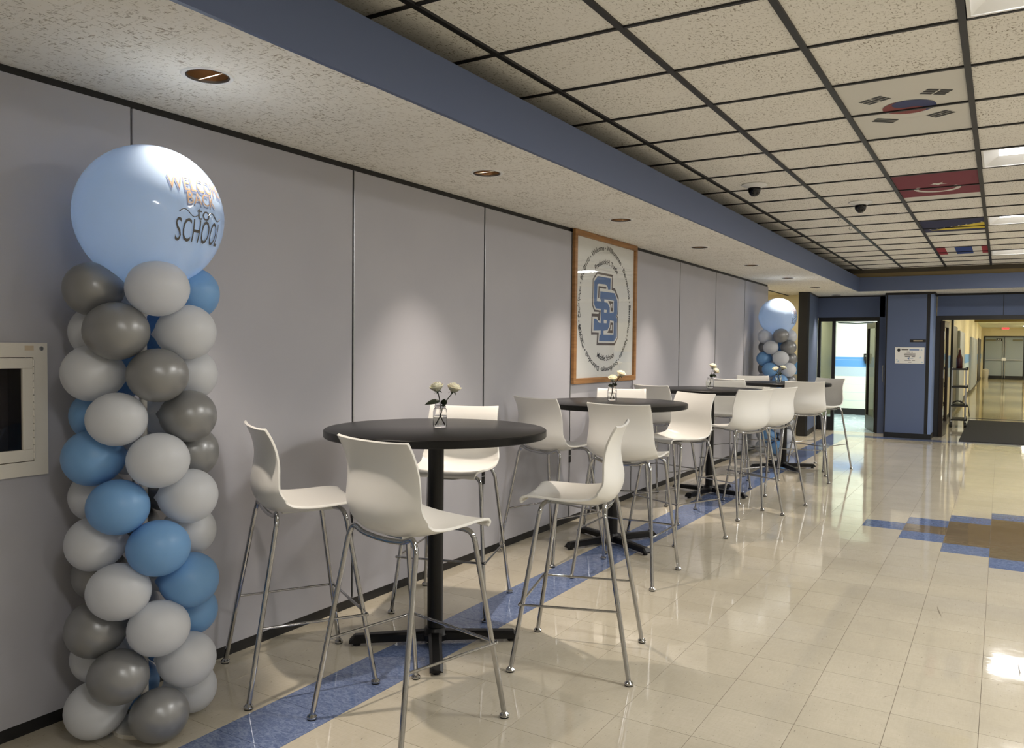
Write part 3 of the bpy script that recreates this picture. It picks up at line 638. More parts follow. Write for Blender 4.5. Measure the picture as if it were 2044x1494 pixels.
# ------------------------------------------------------------------ framed poster
PY, PZ = 3.66, 1.79
fp = thing('framed_poster', 'large oak framed school poster with blue monogram inside a ring of welcome words', 'poster', (XW, PY, PZ))
y0, y1, z0, z1 = -.655, .655, -.645, .633; fw_ = .046
mb = box('frame_rail', 'oak', .001, .03, y0, y1, z1-fw_, z1, fp, bevel=.003); box('frame_rail', 'oak', .001, .03, y0, y1, z0, z0+fw_, fp, bevel=.003); box('frame_stile', 'oak', .001, .03, y0, y0+fw_, z0+fw_, z1-fw_, fp, bevel=.003); box('frame_stile', 'oak', .001, .03, y1-fw_, y1, z0+fw_, z1-fw_, fp, bevel=.003)
pr = box('print', 'paper', .001, .008, y0+fw_-.005, y1-fw_+.005, z0+fw_-.005, z1-fw_+.005, fp)
MB().add([(.0175, y0+fw_-.004, z0+fw_-.004), (.0175, y1-fw_+.004, z0+fw_-.004), (.0175, y1-fw_+.004, z1-fw_+.004), (.0175, y0+fw_-.004, z1-fw_+.004)], [(0, 1, 2, 3)]).build('glazing', 'pane', fp)
LOGO={'grey':[(-0.205,0.318),(0.128,0.318),(0.128,0.203),(0.180,0.201),(0.266,0.118),(0.258,-0.025),(0.240,-0.047),(0.259,-0.062),(0.259,-0.248),(0.192,-0.318),(-0.193,-0.319),(-0.185,-0.227),(-0.304,-0.230),(-0.300,-0.047),(-0.162,-0.045),(-0.147,-0.027),(-0.248,-0.030),(-0.289,0.023),(-0.285,0.251)],
'white':[(-0.195,0.300),(0.110,0.298),(0.105,0.180),(0.172,0.174),(0.247,0.101),(0.239,-0.031),(0.218,-0.053),(0.240,-0.068),(0.247,-0.245),(0.179,-0.296),(-0.165,-0.297),(-0.151,-0.209),(-0.282,-0.209),(-0.283,-0.072),(-0.184,-0.071),(-0.168,-0.103),(-0.145,-0.013),(-0.235,-0.012),(-0.272,0.026),(-0.272,0.244)],
'blueS':[(-0.190,0.281),(0.082,0.284),(0.079,0.182),(0.027,0.178),(0.020,0.203),(-0.027,0.221),(-0.166,0.218),(-0.192,0.209),(-0.199,0.084),(-0.200,0.065),(-0.113,0.065),(-0.042,0.068),(0.058,-0.033),(0.060,-0.095),(-0.045,-0.189),(-0.116,-0.188),(-0.260,-0.194),(-0.258,-0.088),(-0.206,-0.089),(-0.153,-0.122),(-0.106,-0.125),(-0.111,0.000),(-0.221,-0.001),(-0.256,0.037),(-0.258,0.231)],
'blueB':[(-0.133,0.154),(0.172,0.156),(0.232,0.095),(0.233,-0.031),(0.202,-0.056),(0.234,-0.068),(0.234,-0.240),(0.166,-0.282),(-0.148,-0.284),(-0.138,-0.226),(-0.115,-0.226),(-0.113,0.069),(-0.135,0.091)],
'w1':[(-0.051,-0.003),(0.003,-0.003),(0.001,-0.028),(-0.051,-0.029)],'w2':[(-0.054,-0.094),(0.006,-0.094),(0.004,-0.122),(-0.053,-0.123)],
'w3':[(-0.048,0.088),(0.153,0.087),(0.156,-0.018),(0.068,-0.028),(0.068,0.023),(0.018,0.061),(-0.048,0.063)],
'w4':[(0.075,-0.094),(0.159,-0.097),(0.157,-0.221),(-0.056,-0.225),(-0.057,-0.190),(0.027,-0.182),(0.064,-0.146)],
'g3':[(0.030,0.080),(0.141,0.078),(0.138,-0.014),(0.088,-0.013),(0.080,0.042)],'g4':[(0.085,-0.112),(0.141,-0.113),(0.138,-0.207),(0.021,-0.207),(0.077,-0.156)],
'w5':[(0.092,0.058),(0.119,0.059),(0.118,0.020),(0.108,0.017)],'w6':[(0.105,-0.134),(0.121,-0.134),(0.120,-0.183),(0.078,-0.183)],
'g5':[(-0.170,0.197),(-0.008,0.199),(-0.012,0.182),(-0.147,0.180),(-0.153,0.094),(-0.175,0.093)],'g6':[(-0.162,-0.047),(-0.145,-0.019),(-0.118,-0.012),(-0.131,-0.104),(-0.175,-0.103)]}
layers = [('logo_outline', 'logo_grey', ['grey'], 1), ('logo_border', 'logo_white', ['white'], 2), ('logo_counter', 'logo_grey', ['g5', 'g6'], 3), ('logo_letters', 'logo_blue', ['blueS'], 4), ('logo_letters', 'logo_blue', ['blueB'], 5), ('logo_counter', 'logo_white', ['w1', 'w2', 'w3', 'w4'], 6), ('logo_counter', 'logo_grey', ['g3', 'g4'], 7), ('logo_counter', 'logo_white', ['w5', 'w6'], 8)]
for nm, m_, keys, lv in layers:
    mb = MB()
    for k in keys: mb.add([(.008+.0004*lv, y+.005, z) for y, z in LOGO[k]], [tuple(range(len(LOGO[k])))])
    mb.build(nm, m_, pr)
def bend(v, R, a0, inward=False):
    out = []
    for x, y, z in v:
        if not inward: a = a0+x/R; out.append((.0088, (R+y)*math.sin(a), (R+y)*math.cos(a)))
        else: a = a0-x/R; out.append((.0088, (R-y)*math.sin(a), (R-y)*math.cos(a)))
    return out
ring = [('Welcome', -24), ('•', -3), ('Willkommen', 22), ('•', 46), ('Bienvenidos', 70), ('•', 95), ('Bienvenue', 116), ('•', 138), ('Namoste', 152), ('•', 167), ('Soo dhowayn', 187), ('•', 208), ('Dobrodosli', 229), ('•', 250), ('ようこそ歡迎', 270), ('•', 289), ('خوش آمدید', 303), ('•', 316), ('환영합니다', 327), ('•', 338)]
ang = {'Welcome': 0}
# spread the words around the circle in reading order
seq = [(t_, text_flat(t_, .063 if ord(t_[0]) < 0x300 else .052, bold=.0014)) for t_ in ['Welcome', '•', 'Willkommen', '•', 'Bienvenidos', '•', 'Bienvenue', '•', 'Namoste', '•', 'Soo dhowayn', '•', 'Dobrodosli', '•', '歡迎光臨', '•', 'خوش آمدید', '•', '환영합니다', '•']]
RR = .52; wid = [max(p[0] for p in v)-min(p[0] for p in v) if v else .1 for t_, (v, f) in seq]
gap = (2*PI*RR-sum(wid))/len(seq); print('RING GAP', gap, [round(x, 3) for x in wid]); pos = 0; cen = []
for wd in wid: cen.append(pos+wd/2); pos += wd+gap
off = cen[1]
mb = MB()
for (t_, (v, f)), c_ in zip(seq, cen):
    if v: mb.add([(x, y-.006+3.653-PY, z) for x, y, z in bend(v, RR, (c_-off)/RR-.03)], f)
mb.build('ring_lettering', 'print_black', pr)
v, f = text_flat('Frederick H. Tuttle', .062, bold=.0014); MB().add(bend(v, .40, 0), f).build('school_name', 'print_black', pr)
v, f = text_flat('Middle School', .066, bold=.0014); MB().add(bend(v, .455, PI, True), f).build('school_name', 'print_black', pr)

# ------------------------------------------------------------------ extinguisher cabinet
fc = thing('extinguisher_cabinet', 'white metal fire extinguisher cabinet with dark glass door at the left edge', 'cabinet', (XW, -1.423, 1.2))
a, b = -.185, .185
for nm, (p, q, r_, s_) in (('frame', (a, b, .19, .242)), ('frame', (a, b, -.242, -.19)), ('frame', (a, -.135, -.19, .19)), ('frame', (.135, b, -.19, .19))):
    box(nm, 'white_paint', .0005, .014, p, q, r_, s_, fc)
dr = empty('door', (0, 0, 0)); dr.parent = fc
for (p, q, r_, s_) in ((-.131, .131, .150, .187), (-.131, .131, -.187, -.145), (-.131, -.095, -.145, .150), (.095, .131, -.145, .150)): box('door_rail', 'white_paint', .004, .018, p, q, r_, s_, dr, bevel=.002)
MB().add([(.009, -.0955, -.1455), (.009, .0955, -.1455), (.009, .0955, .1505), (.009, -.0955, .1505)], [(0, 1, 2, 3)]).build('window_pane', 'pane', dr)
for k in range(14): MB().tube([(.016, .1335, -.18+k*.026), (.016, .1335, -.157+k*.026)], .0035, 8).build('hinge_knuckle', 'white_paint', dr)
tub = MB(); tub.box(-.2, -.195, -.15, .15, -.2, .2); tub.box(-.195, -.075, -.152, -.15, -.2, .2); tub.box(-.195, -.075, .149, .151, -.2, .2); tub.box(-.195, -.075, -.15, .15, -.2, -.198); tub.box(-.195, -.075, -.15, .15, .198, .2); tub.build('tub', 'cab_dark', fc)
MB().lathe([(.0001, .004), (.006, .004), (.008, .002), (.008, 0)], 16, (.0145, .163, .222), (1, 0, 0)).build('screw', 'steel', fc, smooth=True); box('tape_scrap', 'label_cream', .0142, .0148, .105, .136, .215, .232, fc)
fe = thing('fire_extinguisher', 'red fire extinguisher behind the dark glass of the cabinet', 'extinguisher', (XW-.115, -1.440, 1.003))
MB().lathe([(.0001, .0), (.045, .0), (.052, .012), (.052, .21), (.042, .25), (.02, .27), (.018, .29), (.0001, .291)], 24).build('cylinder', 'ext_red', fe, smooth=True)
lb = MB(); nn = 10
for k in range(nn+1):
    an = -.2+1.5*k/nn; lb.v += [(.0528*math.cos(an), .0528*math.sin(an), .07), (.0528*math.cos(an), .0528*math.sin(an), .17)]
for k in range(nn): lb.f.append((2*k, 2*k+2, 2*k+3, 2*k+1))
lb.build('label_band', 'label_cream', fe, smooth=True); MB().box(-.012, .05, -.01, .01, .29, .31).build('valve', 'steel', fe); MB().tube(smooth_path([(.03, 0, .30), (.06, .03, .28), (.055, .045, .2), (.05, .05, .1)], 6), .008).build('hose', 'black_rubber', fe, smooth=True)

# ------------------------------------------------------------------ tables
TABLES = [(-1.067, .239, math.radians(38)), (-1.169, 2.552, math.radians(62)), (-1.215, 4.996, math.radians(-12)), (-.99, 7.198, math.radians(37))]
ZT = 1.05
def make_table():
    t = empty('bar_table')
    top = MB(); r = .533; top.lathe([(r-.03, ZT-.036), (r-.004, ZT-.036), (r, ZT-.032), (r, ZT-.005), (r-.004, ZT-.0008)], 96, caps=False); tp = top.build('edge_band', 'table_edge', t, smooth=True)
    MB().lathe([(.0001, ZT-.034), (r-.006, ZT-.034), (r-.0045, ZT-.001), (r-.006, ZT), (.0001, ZT)], 96).build('tabletop', 'table_laminate', t, smooth=True)
    MB().lathe([(.038, .055), (.038, ZT-.05)], 28).build('column', 'table_base', t, smooth=True)
    MB().lathe([(.12, ZT-.045), (.12, ZT-.0345)], 24).build('top_plate', 'table_base', t)
    MB().lathe([(.062, .022), (.064, .05), (.052, .066), (.046, .08), (.038, .082)], 28).build('hub', 'table_base', t, smooth=True)
    for k in range(4):
        a = k*PI/2; ca, sa = math.cos(a), math.sin(a)
        arm = MB(); secs = []
        for s_, hw_, z0_, z1_ in ((.03, .034, .020, .066), (.10, .031, .020, .062), (.28, .029, .018, .056), (.385, .030, .016, .052), (.410, .030, .016, .026)):
            for yy, zz in ((-hw_, z0_), (hw_, z0_), (hw_, z1_-.008), (hw_*.55, z1_), (-hw_*.55, z1_), (-hw_, z1_-.008)): secs.append((s_*ca-yy*sa, s_*sa+yy*ca, max(zz, z0_+.002) if zz != z0_ else zz))
        arm.add(secs, [tuple(i*6+q for q in (k2, (k2+1) % 6))+tuple(6+i*6+q for q in ((k2+1) % 6, k2)) for i in range(4) for k2 in range(6)]+[tuple(range(6)), tuple(range(24, 30))])
        ar = arm.build('base_arm', 'table_base', t); MB().lathe([(.018, 0), (.018, .008), (.008, .010), (.008, .02)], 14, (.375*ca, .375*sa, 0)).build('glide', 'black_rubber', ar, smooth=True)
    return t
tab0 = make_table(); index_kids()
tlab = ['tall round black table nearest the camera, beside the balloon column', 'tall round black table in front of the framed poster, second in the row', 'tall round black table third in the row', 'farthest tall round black table, in front of the distant balloon column']
for k, (x, y, a) in enumerate(TABLES):
    t = tab0 if k == 0 else copy_tree(tab0)
    t.location = (x, y, 0); t.rotation_euler = (0, 0, a); tag(t, tlab[k], 'table', 'tall round tables along the wall')

# ------------------------------------------------------------------ stools
def make_stool():
    t = empty('bar_stool')
    prof = [(.232, .748), (.236, .757), (.22, .764), (.16, .760), (.09, .752), (.01, .743), (-.06, .738), (-.105, .741), (-.142, .754), (-.168, .780), (-.183, .815), (-.187, .855), (-.178, .905), (-.169, .95), (-.168, .995), (-.176, 1.04), (-.190, 1.077), (-.200, 1.097)]
    hwid = [.196, .202, .208, .213, .219, .225, .230, .234, .236, .236, .234, .230, .224, .2185, .215, .2135, .213, .213]
    curl = [.004, .008, .012, .018, .022, .030, .042, .054, .064, .068, .064, .056, .046, .037, .029, .022, .017, .014]
    pr3 = smooth_path([(0, y, z) for y, z in prof], 3); m_ = len(pr3); NX = 20
    itp = lambda arr, i: arr[min(int(i/3), len(arr)-1)]*(1-(i/3) % 1)+arr[min(int(i/3)+1, len(arr)-1)]*((i/3) % 1)
    sh = MB()
    for i, p in enumerate(pr3):
        tg = (pr3[min(i+1, m_-1)]-pr3[max(i-1, 0)]).normalized(); nm = Vector((0, -tg.z, tg.y)); nm = -nm if nm.z < 0 and i < m_*.5 else nm
        nm = Vector((0, tg.z, -tg.y))       # inward normal: up on the seat, forward on the back
        hw_ = itp(hwid, i); cu = itp(curl, i)
        for k in range(NX+1):
            u = -1+2*k/NX; rd = 1.0
            e = abs(u)
            sh.v.append((hw_*u*(1-.03*e**4), p.y+nm.y*cu*e**2.6, p.z+nm.z*cu*e**2.6))
    for i in range(m_-1):
        for k in range(NX): a = i*(NX+1)+k; sh.f.append((a, a+1, a+NX+2, a+NX+1))
    # soften the four outer corners
    for i in (0, m_-1):
        for k in (0, NX): pass
    s = sh.build('seat_shell', 'stool_plastic', t, smooth=True, solid=.010)
    s.modifiers.remove(s.modifiers['split']); md = s.modifiers.new('bev', 'BEVEL'); md.width = .0025; md.segments = 2; md.limit_method = 'ANGLE'; md.angle_limit = math.radians(50)
    R_ = .0105
    lt = lambda z: (.735-z)/.72
    for sy, nm in ((1, 'front_frame'), (-1, 'rear_frame')):
        yb = .150*sy if sy > 0 else -.138
        zc = .729 if sy < 0 else .737
        path = [(-.200, yb+.004*sy, .700), (-.193, yb, .722), (-.172, yb-.003*sy, .738 if sy > 0 else .750), (-.12, yb-.005*sy, zc+.004), (-.05, yb-.006*sy, zc-.004), (0, yb-.006*sy, zc-.005), (.05, yb-.006*sy, zc-.004), (.12, yb-.005*sy, zc+.004), (.172, yb-.003*sy, .738 if sy > 0 else .750), (.193, yb, .722), (.200, yb+.004*sy, .700)]
        MB().tube(smooth_path(path, 4), R_, 10).build(nm, 'chrome', t, smooth=True)
        for sx in (-1, 1):
            lg = MB().tube([(.200*sx, yb+.004*sy, .703), (.262*sx, .262*sy, .016)], R_, 10).build('leg', 'chrome', t, smooth=True)
            MB().lathe([(.015, .005), (.0195, .006), (.0195, .012), (.013, .019), (.0075, .024)], 16, (.263*sx, .263*sy, 0)).build('glide', 'chrome', lg, smooth=True); MB().lathe([(.017, 0), (.018, .001), (.018, .006), (.010, .0065)], 16, (.263*sx, .263*sy, 0)).build('rubber_pad', 'black_rubber', lg, smooth=True)
    def at(sx, sy, z): 
        k = (.702-z)/.686; return Vector(((.200+.062*k)*sx, (.154+.108*k)*sy, z))
    zf = .300
    a, b = at(-1, 1, zf), at(1, 1, zf)
    MB().tube([a+Vector((-.012, .012, 0)), b+Vector((.012, .012, 0))], .0062, 10).build('footrest', 'chrome', t, smooth=True)
    for sx in (-1, 1):
        p = at(sx, 1, zf)+Vector((.012*sx, .010, 0)); q_ = at(sx, -1, zf+.006)+Vector((.004*sx, 0, 0))
        br = MB().tube([p, q_], .0055, 10).build('side_rail', 'chrome', t, smooth=True)
        MB().lathe([(.0001, -.009), (.007, -.006), (.009, 0), (.007, .006), (.0001, .009)], 12, tuple(p)).build('joint', 'chrome', br, smooth=True)
    MB().box(-.05, .05, -.08, .15, .722, .734).build('mount_plate', 'steel', t)
    return t
STOOLS = [
 (-1.35, -.38, .49, .87, 'white bar stool between the near balloon column and the nearest table'),
 (-.67, -.456, .19, .98, 'white bar stool in the foreground, its back to the camera, at the nearest table'),
 (-1.35, .785, .30, -.95, 'brightly lit white bar stool behind the nearest table, facing the camera'),
 (-.394, .466, -.96, -.28, 'white bar stool seen from the side, right of the nearest table'),
 (-1.41, 2.06, .27, .96, 'white bar stool left of the second table, its back near the wall'),
 (-.76, 1.86, -.05, 1, 'white bar stool with its back to the camera at the table by the poster'),
 (-1.43, 3.26, .36, -.93, 'white bar stool against the wall below the poster, mostly hidden by the second table'),
 (-.86, 3.06, -.45, -.89, 'white bar stool at the right of the second table, its hollow side to the camera'),
 (-1.50, 4.42, .3, .95, 'white bar stool by the wall left of the third table, half hidden'),
 (-.70, 4.21, -.86, .5, 'white bar stool at the third table, back turned, nearer of two side by side'),
 (-.62, 4.78, -.84, .54, 'white bar stool at the third table, back turned, farther of two side by side'),
 (-1.27, 5.68, .30, -.95, 'white bar stool on the wall side of the third table, seen beneath its top'),
 (-1.385, 6.57, .3, .95, 'white bar stool by the wall left of the farthest table, only its top edge showing'),
 (-.625, 6.50, -.24, .97, 'white bar stool with its back to the camera at the farthest table'),
 (-1.47, 7.66, .4, -.92, 'white bar stool on the wall side of the farthest table, below the distant balloons'),
 (-.63, 7.51, -.46, -.89, 'shaded white bar stool at the right end of the farthest table'),
]
st0 = make_stool(); index_kids()
for k, (x, y, dx, dy, lab) in enumerate(STOOLS):
    t = st0 if k == 0 else copy_tree(st0)
    t.location = (x, y, 0); t.rotation_euler = (0, 0, math.atan2(dy, dx)-PI/2); tag(t, lab, 'stool', 'white bar stools around the tables')

# ------------------------------------------------------------------ jars of roses
def jar(loc, label):
    t = thing('glass_jar', label, 'jar', loc, group='glass jars on the tables')
    o = [(.0001, .0), (.030, 0), (.034, .004), (.035, .012), (.035, .075), (.032, .088), (.026, .096), (.0265, .100), (.028, .101), (.028, .104), (.0262, .106), (.0262, .114)]
    i_ = [(.0238, .114), (.0238, .097), (.029, .087), (.0325, .074), (.0325, .012), (.030, .006), (.0001, .006)]
    MB().lathe(o+i_, 32).build('glass', 'glass', t, smooth=True)
    MB().lathe([(.0001, .0065), (.0298, .0065), (.0323, .012), (.0323, .058), (.0001, .058)], 32).build('water', 'water', t, smooth=True)
    return t
def rose(base, path, tilt, lab, leaves, grp='roses in the glass jars', s=1.25):
    t = thing('white_rose', lab, 'flower', base, group=grp)
    P = smooth_path(path, 5); MB().tube(P, .0026, 8).build('stem', 'stem_green', t, smooth=True)
    top = P[-1]; ax = Vector(tilt).normalized(); Bm = Vector((0, 0, 1)).rotation_difference(ax).to_matrix()
    bl = MB(); rnd = random.Random(lab)
    for ringi, (n_, r0, r1, hgt, open_) in enumerate(((3, .004, .009, .037, .0), (4, .007, .015, .036, .1), (5, .010, .0195, .033, .35), (5, .012, .0225, .027, .9))):
        for k in range(n_):
            a0 = 2*PI*(k+.5*ringi)/n_+rnd.uniform(-.1, .1); span = 2*PI/n_*.72; NU, NV = 6, 5; off = len(bl.v)
            for j in range(NV+1):
                vv = j/NV
                for i in range(NU+1):
                    uu = -1+2*i/NU; a = a0+uu*span
                    rr_ = r1*math.sin(PI*(.10+.60*vv))+open_*.012*max(0, vv-.5)/.5*(1-.5*uu*uu); z_ = hgt*vv*(1-.14*uu*uu*vv)-open_*.008*max(0, vv-.7)
                    bl.v.append(tuple(Bm @ Vector((rr_*math.cos(a)*s, rr_*math.sin(a)*s, z_*s))+top))
            for j in range(NV):
                for i in range(NU): q_ = off+j*(NU+1)+i; bl.f.append((q_, q_+1, q_+NU+2, q_+NU+1))
    bl.build('bloom', 'petal', t, smooth=True, solid=.0008)
    sp = MB()
    for k in range(5):
        a = 2*PI*k/5; off = len(sp.v)
        for j, (rr_, z_, w_) in enumerate(((.003, .0, .004), (.013, -.001, .004), (.022, -.010, .0006))):
            for s_ in (-1, 1): sp.v.append(tuple(Bm @ Vector((rr_*math.cos(a)-s_*w_*math.sin(a), rr_*math.sin(a)+s_*w_*math.cos(a), z_))+top))
        for j in range(2): sp.f.append((off+2*j, off+2*j+1, off+2*j+3, off+2*j+2))
    sp.build('sepals', 'leaf_green', t, solid=.0006)
    for (p, d, L, wd) in leaves:
        d = Vector(d).normalized(); sd = (d.cross(Vector((CAM.x-base[0], CAM.y-base[1], .4)).normalized())*.8+d.cross(Vector((0, 0, 1)))*.4).normalized(); up = sd.cross(d); lf_ = MB(); NL = 8
        for j in range(NL+1):
            s_ = j/NL; w_ = wd*math.sin(PI*s_**.8)**.8 if 0 < s_ < 1 else 0
            c_ = Vector(p)+d*L*s_-Vector((0, 0, 1))*.25*L*s_*s_
            for q_ in (-1, 0, 1): lf_.v.append(tuple(c_+sd*w_*q_+up*(.25*w_*abs(q_))))
        for j in range(NL):
            for q_ in (0, 1): a = j*3+q_; lf_.f.append((a, a+1, a+4, a+3))
        lf_.build('leaf', 'leaf_green', t, smooth=True, solid=.0006)
JARS = [(-1.075, .280), (-1.235, 2.66), (-1.255, 5.10), (-1.05, 7.13)]
jl = ['glass jar holding two white roses on the nearest table', 'glass jar holding two white roses on the table by the poster', 'glass jar holding two white roses on the third table', 'glass jar holding two white roses on the farthest table']
rx, ry = AX.x, AX.y; ln_ = math.hypot(rx, ry); rx /= ln_; ry /= ln_       # screen-right direction on the table tops
def W(a, b, z): return (rx*a-ry*b, ry*a+rx*b, z)                        # a = right, b = away
wh = ['nearest table', 'table by the poster', 'third table', 'farthest table']
for k, (x, y) in enumerate(JARS):
    jar((x, y, ZT+.0003), jl[k]); b = (x, y, ZT+.0003)
    if k == 0:
        rose(b, [W(.022, 0, .010), W(.0, .004, .06), W(.0, .004, .11), W(-.012, .002, .175)], W(-.25, -.15, 1), 'white rose on the left in the jar on the nearest table', [(W(0, 0, .125), W(-1, -.1, .05), .075, .014)])
        rose(b, [W(-.020, 0, .010), W(.003, -.004, .06), W(.018, -.004, .11), W(.062, .0, .172)], W(.25, -.1, 1), 'white rose on the right in the jar on the nearest table', [(W(.018, -.006, .108), W(.1, -.5, 1), .05, .016), (W(.012, 0, .11), W(.3, -.8, .1), .04, .012)])
    elif k == 1:
        rose(b, [W(-.012, 0, .010), W(-.002, .0, .06), W(.0, .0, .11), W(.004, .0, .150)], W(-.1, -.3, 1), 'white rose on the left in the jar on the table by the poster', [(W(0, 0, .11), W(-1, -.4, .4), .04, .014), (W(0, 0, .12), W(.3, -1, .3), .04, .015)])
        rose(b, [W(.012, 0, .010), W(.004, .004, .06), W(.01, .004, .11), W(.058, .0, .185)], W(.35, -.2, 1), 'white rose on the right in the jar on the table by the poster', [(W(.012, 0, .12), W(.5, -.8, .2), .04, .014)])
    elif k == 2:
        rose(b, [W(-.018, 0, .010), W(.0, .0, .06), W(.008, .0, .11), W(.022, .0, .205)], W(.15, -.1, 1), 'upper white rose in the jar on the third table', [(W(.006, 0, .11), W(.2, -.6, 1), .05, .018)], s=1.35)
        rose(b, [W(.006, 0, .010), W(.004, .004, .06), W(.01, .004, .11), W(.038, -.01, .165)], W(.6, -.4, .7), 'lower white rose in the jar on the third table', [(W(.01, 0, .12), W(-.6, -.7, .6), .05, .02), (W(.02, 0, .13), W(1, -.4, .1), .045, .014)], s=1.3)
    else:
        rose(b, [W(.015, 0, .010), W(.0, .0, .06), W(-.006, .0, .11), W(-.036, .0, .145)], W(-.3, -.3, 1), 'white rose on the left in the jar on the farthest table', [(W(0, 0, .10), W(.1, -1, .3), .05, .02), (W(-.01, 0, .10), W(-1, -.6, 0), .05, .012)], s=1.35)
        rose(b, [W(-.015, 0, .010), W(.004, .004, .06), W(.01, .004, .11), W(.048, .0, .160)], W(.3, -.2, 1), 'white rose on the right in the jar on the farthest table', [(W(.01, 0, .10), W(.4, -.8, .6), .05, .02)], s=1.35)

# ------------------------------------------------------------------ balloon columns
def balloon_geo():
    # teardrop of revolution along +X (away from the column), neck at the origin
    prof = []; r = .107
    for k in range(17):
        a = PI*k/16; xx = -math.cos(a); rad = math.sin(a)
        taper = 1-.16*(1-(xx+1)/2)**2
        prof.append((max(rad*r*taper, .0001), xx*r*.98))
    prof[0] = (.004, -r*1.16); prof[1] = (.020, -r*1.02); 
    return prof
def column(loc, rot, colours, label, tx, lay_z, group):
    t = thing('balloon_column', label, 'balloons', loc, group=group)
    if 'bm' not in column.__dict__:
        column.bm = {}
        for c in ('white', 'blue', 'silver'):
            o = MB().lathe(balloon_geo(), 36, (0, 0, 0), (1, 0, 0)).build('balloon', 'balloon_'+c, None, smooth=True); o.modifiers.clear(); column.bm[c] = o.data; bpy.data.objects.remove(o)
    for L, cs in enumerate(colours):
        z = lay_z[0]+(lay_z[1]-lay_z[0])*(len(colours)-1-L)/(len(colours)-1)
        for k, c in enumerate(cs):
            a = rot+(math.radians(16+90*(k-1)) if L % 2 == 0 else math.radians(-29+90*k))
            # a = 0 points at the camera, positive to the right
            dvec = Vector((math.cos(a), math.sin(a)))
            o = bpy.data.objects.new('balloon', column.bm[{'w': 'white', 'b': 'blue', 's': 'silver'}[c]]); col.objects.link(o); o.parent = t
            rr_ = .168+random.uniform(-.006, .006); sc = random.uniform(.96, 1.04)
            o.location = (dvec.x*rr_, dvec.y*rr_, z+random.uniform(-.008, .008)); o.rotation_euler = (0, random.uniform(-.10, .10), a+random.uniform(-.06, .06)); o.scale = (sc, sc*1.04, sc*.955)
    MB().tube([(0, 0, .02), (0, 0, lay_z[1]+.12)], .014, 12).build('pole', 'white_paint', t, smooth=True); MB().lathe([(.0001, 0), (.11, 0), (.11, .015), (.02, .03), (.0001, .03)], 24).build('base', 'white_paint', t)
    return t
NEAR = (-1.470, -1.040)
cdir = math.atan2(CAM.y-NEAR[1], CAM.x-NEAR[0])
def topper(t, c, r, rot, lon0, lat_tilt):
    tp = empty('topper_balloon', c); tp.parent = t
    prof = []
    for k in range(33):
        a = PI*k/32; z_ = -math.cos(a); rad = math.sin(a); prof.append((max(rad*r*(1-.05*max(0, -z_)**2), .0001), z_*r*(1.0 if z_ > 0 else 1.03)))
    MB().lathe(prof, 64).build('skin', 'topper_blue', tp, smooth=True)
    def wrap(v, lat, k=1.002):
        out = []
        for x, y, z in v:
            lo = rot+lon0+x/r; la = lat+y/r
            la += lat_tilt*(x/r); R_ = r*k*(1.0 if la > 0 else 1+.03*abs(math.sin(la)))
            out.append((R_*math.cos(la)*math.cos(lo), R_*math.cos(la)*math.sin(lo), R_*math.sin(la)))
        return out
    def fine(v, f):
        me = bpy.data.meshes.new('t'); me.from_pydata(v, [], f); bm = bmesh.new(); bm.from_mesh(me); bmesh.ops.triangulate(bm, faces=bm.faces)
        for _ in range(2):
            es = [e for e in bm.edges if e.calc_length() > .018]
            if es: bmesh.ops.subdivide_edges(bm, edges=es, cuts=1)
            bmesh.ops.triangulate(bm, faces=bm.faces)
        v2 = [tuple(x.co) for x in bm.verts]; f2 = [tuple(x.index for x in q.verts) for q in bm.faces]; bm.verts.index_update(); f2 = [tuple(x.index for x in q.verts) for q in bm.faces]; bm.free(); bpy.data.meshes.remove(me); return v2, f2
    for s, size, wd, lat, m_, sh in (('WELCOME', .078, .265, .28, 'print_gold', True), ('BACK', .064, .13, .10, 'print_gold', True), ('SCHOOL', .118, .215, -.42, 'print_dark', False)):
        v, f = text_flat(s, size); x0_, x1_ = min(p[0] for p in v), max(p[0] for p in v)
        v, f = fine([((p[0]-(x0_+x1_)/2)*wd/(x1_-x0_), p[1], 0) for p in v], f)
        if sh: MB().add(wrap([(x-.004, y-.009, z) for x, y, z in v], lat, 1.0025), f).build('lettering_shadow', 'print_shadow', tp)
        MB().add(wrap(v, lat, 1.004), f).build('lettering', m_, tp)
    v, f = fine(*text_flat('to', .07)); MB().add(wrap(v, -.10, 1.004), f).build('lettering', 'print_dark', tp)
    for s_ in (-1, 1):
        pts = [(s_*(.022+.075*q/12), .018+.012*math.sin(q/12*2*PI)*s_, 0) for q in range(13)]
        MB().tube([Vector(p) for p in wrap(pts, -.10, 1.004)], .0016, 6).build('flourish', 'print_dark', tp)
NC = ['swbw', 'swbw', 'wswb', 'wswb', 'bwsw', 'bwsw', 'wbws', 'wbws', 'swbw', 'swbw', 'wswb']
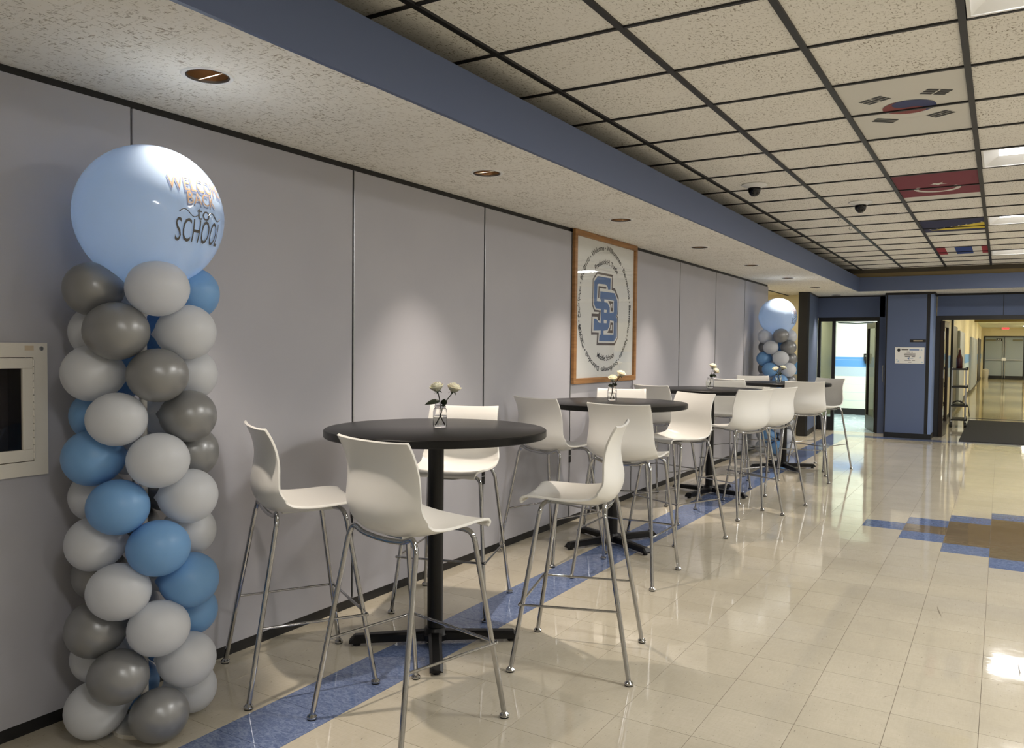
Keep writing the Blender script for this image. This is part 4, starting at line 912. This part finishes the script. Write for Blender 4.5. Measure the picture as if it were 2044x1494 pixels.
# odd layers: left, front, right, back; even layers: front-left, front-right, back-right, back-left
NC = ['swbw', 'swbw', 'wswb', 'wswb', 'bwsw', 'bwsw', 'wbws', 'wbws', 'swbw', 'swbw', 'wswb']
NC[1] = 'swbw'; NC[3] = 'wswb'; NC[5] = 'bwsw'; NC[7] = 'wbws'; NC[9] = 'swbw'
colA = column((NEAR[0], NEAR[1], 0), cdir, NC, 'tall balloon column at the left, silver, white and blue, with big printed balloon on top', None, (.108, 1.635), 'balloon columns')
topper(colA, (.030, .012, 1.912), .258, cdir, math.radians(42), 0)
FAR = (-1.40, 8.52)
cdir2 = math.atan2(CAM.y-FAR[1], CAM.x-FAR[0])
FC = ['wsww', 'wsbs', 'bwsw', 'bwws', 'wbsw', 'swbw', 'wswb', 'wswb', 'bwsw', 'bwsw', 'wbws']
colB = column((FAR[0], FAR[1], 0), cdir2, FC, 'distant balloon column with blue topper by the end of the wall', None, (.108, 1.635), 'balloon columns')
topper(colB, (0, 0, 1.910), .255, cdir2, math.radians(72), 0)

# ------------------------------------------------------------------ dome cameras and hooks on the ceiling
for k, (x, y, lab) in enumerate(((-.486, 3.724, 'black dome security camera on the ceiling, nearer the blue soffit'), (.14, 4.946, 'black dome security camera on the ceiling, farther right'))):
    t = thing('dome_camera', lab, 'camera', (x, y, ZC+.003), group='dome cameras on the ceiling')
    MB().lathe([(.0001, -.0005), (.098, -.001), (.102, -.005), (.100, -.010), (.078, -.016), (.056, -.030), (.0001, -.030)], 32).build('mount', 'white_enamel', t, smooth=True)
    MB().lathe([(.0001, -.098), (.02, -.095), (.036, -.082), (.046, -.062), (.050, -.042), (.050, -.030), (.0001, -.029)], 28).build('dome', 'dome_black', t, smooth=True)
for x, y, lab in ((-.145, 5.517, 'small wire hook on the ceiling grid, nearer of two'), (-.145, 6.16, 'small wire hook on the ceiling grid, farther of two')):
    MBo = MB().tube(smooth_path([(0, 0, 0), (.012, 0, -.012), (.004, 0, -.03), (-.008, 0, -.045), (.006, 0, -.062), (.02, 0, -.05)], 5), .0025, 8).build('ceiling_hook', 'steel', None, smooth=True, loc=(x+.012, y, ZC-.009)); tag(MBo, lab, 'hook', 'wire hooks on the ceiling grid')
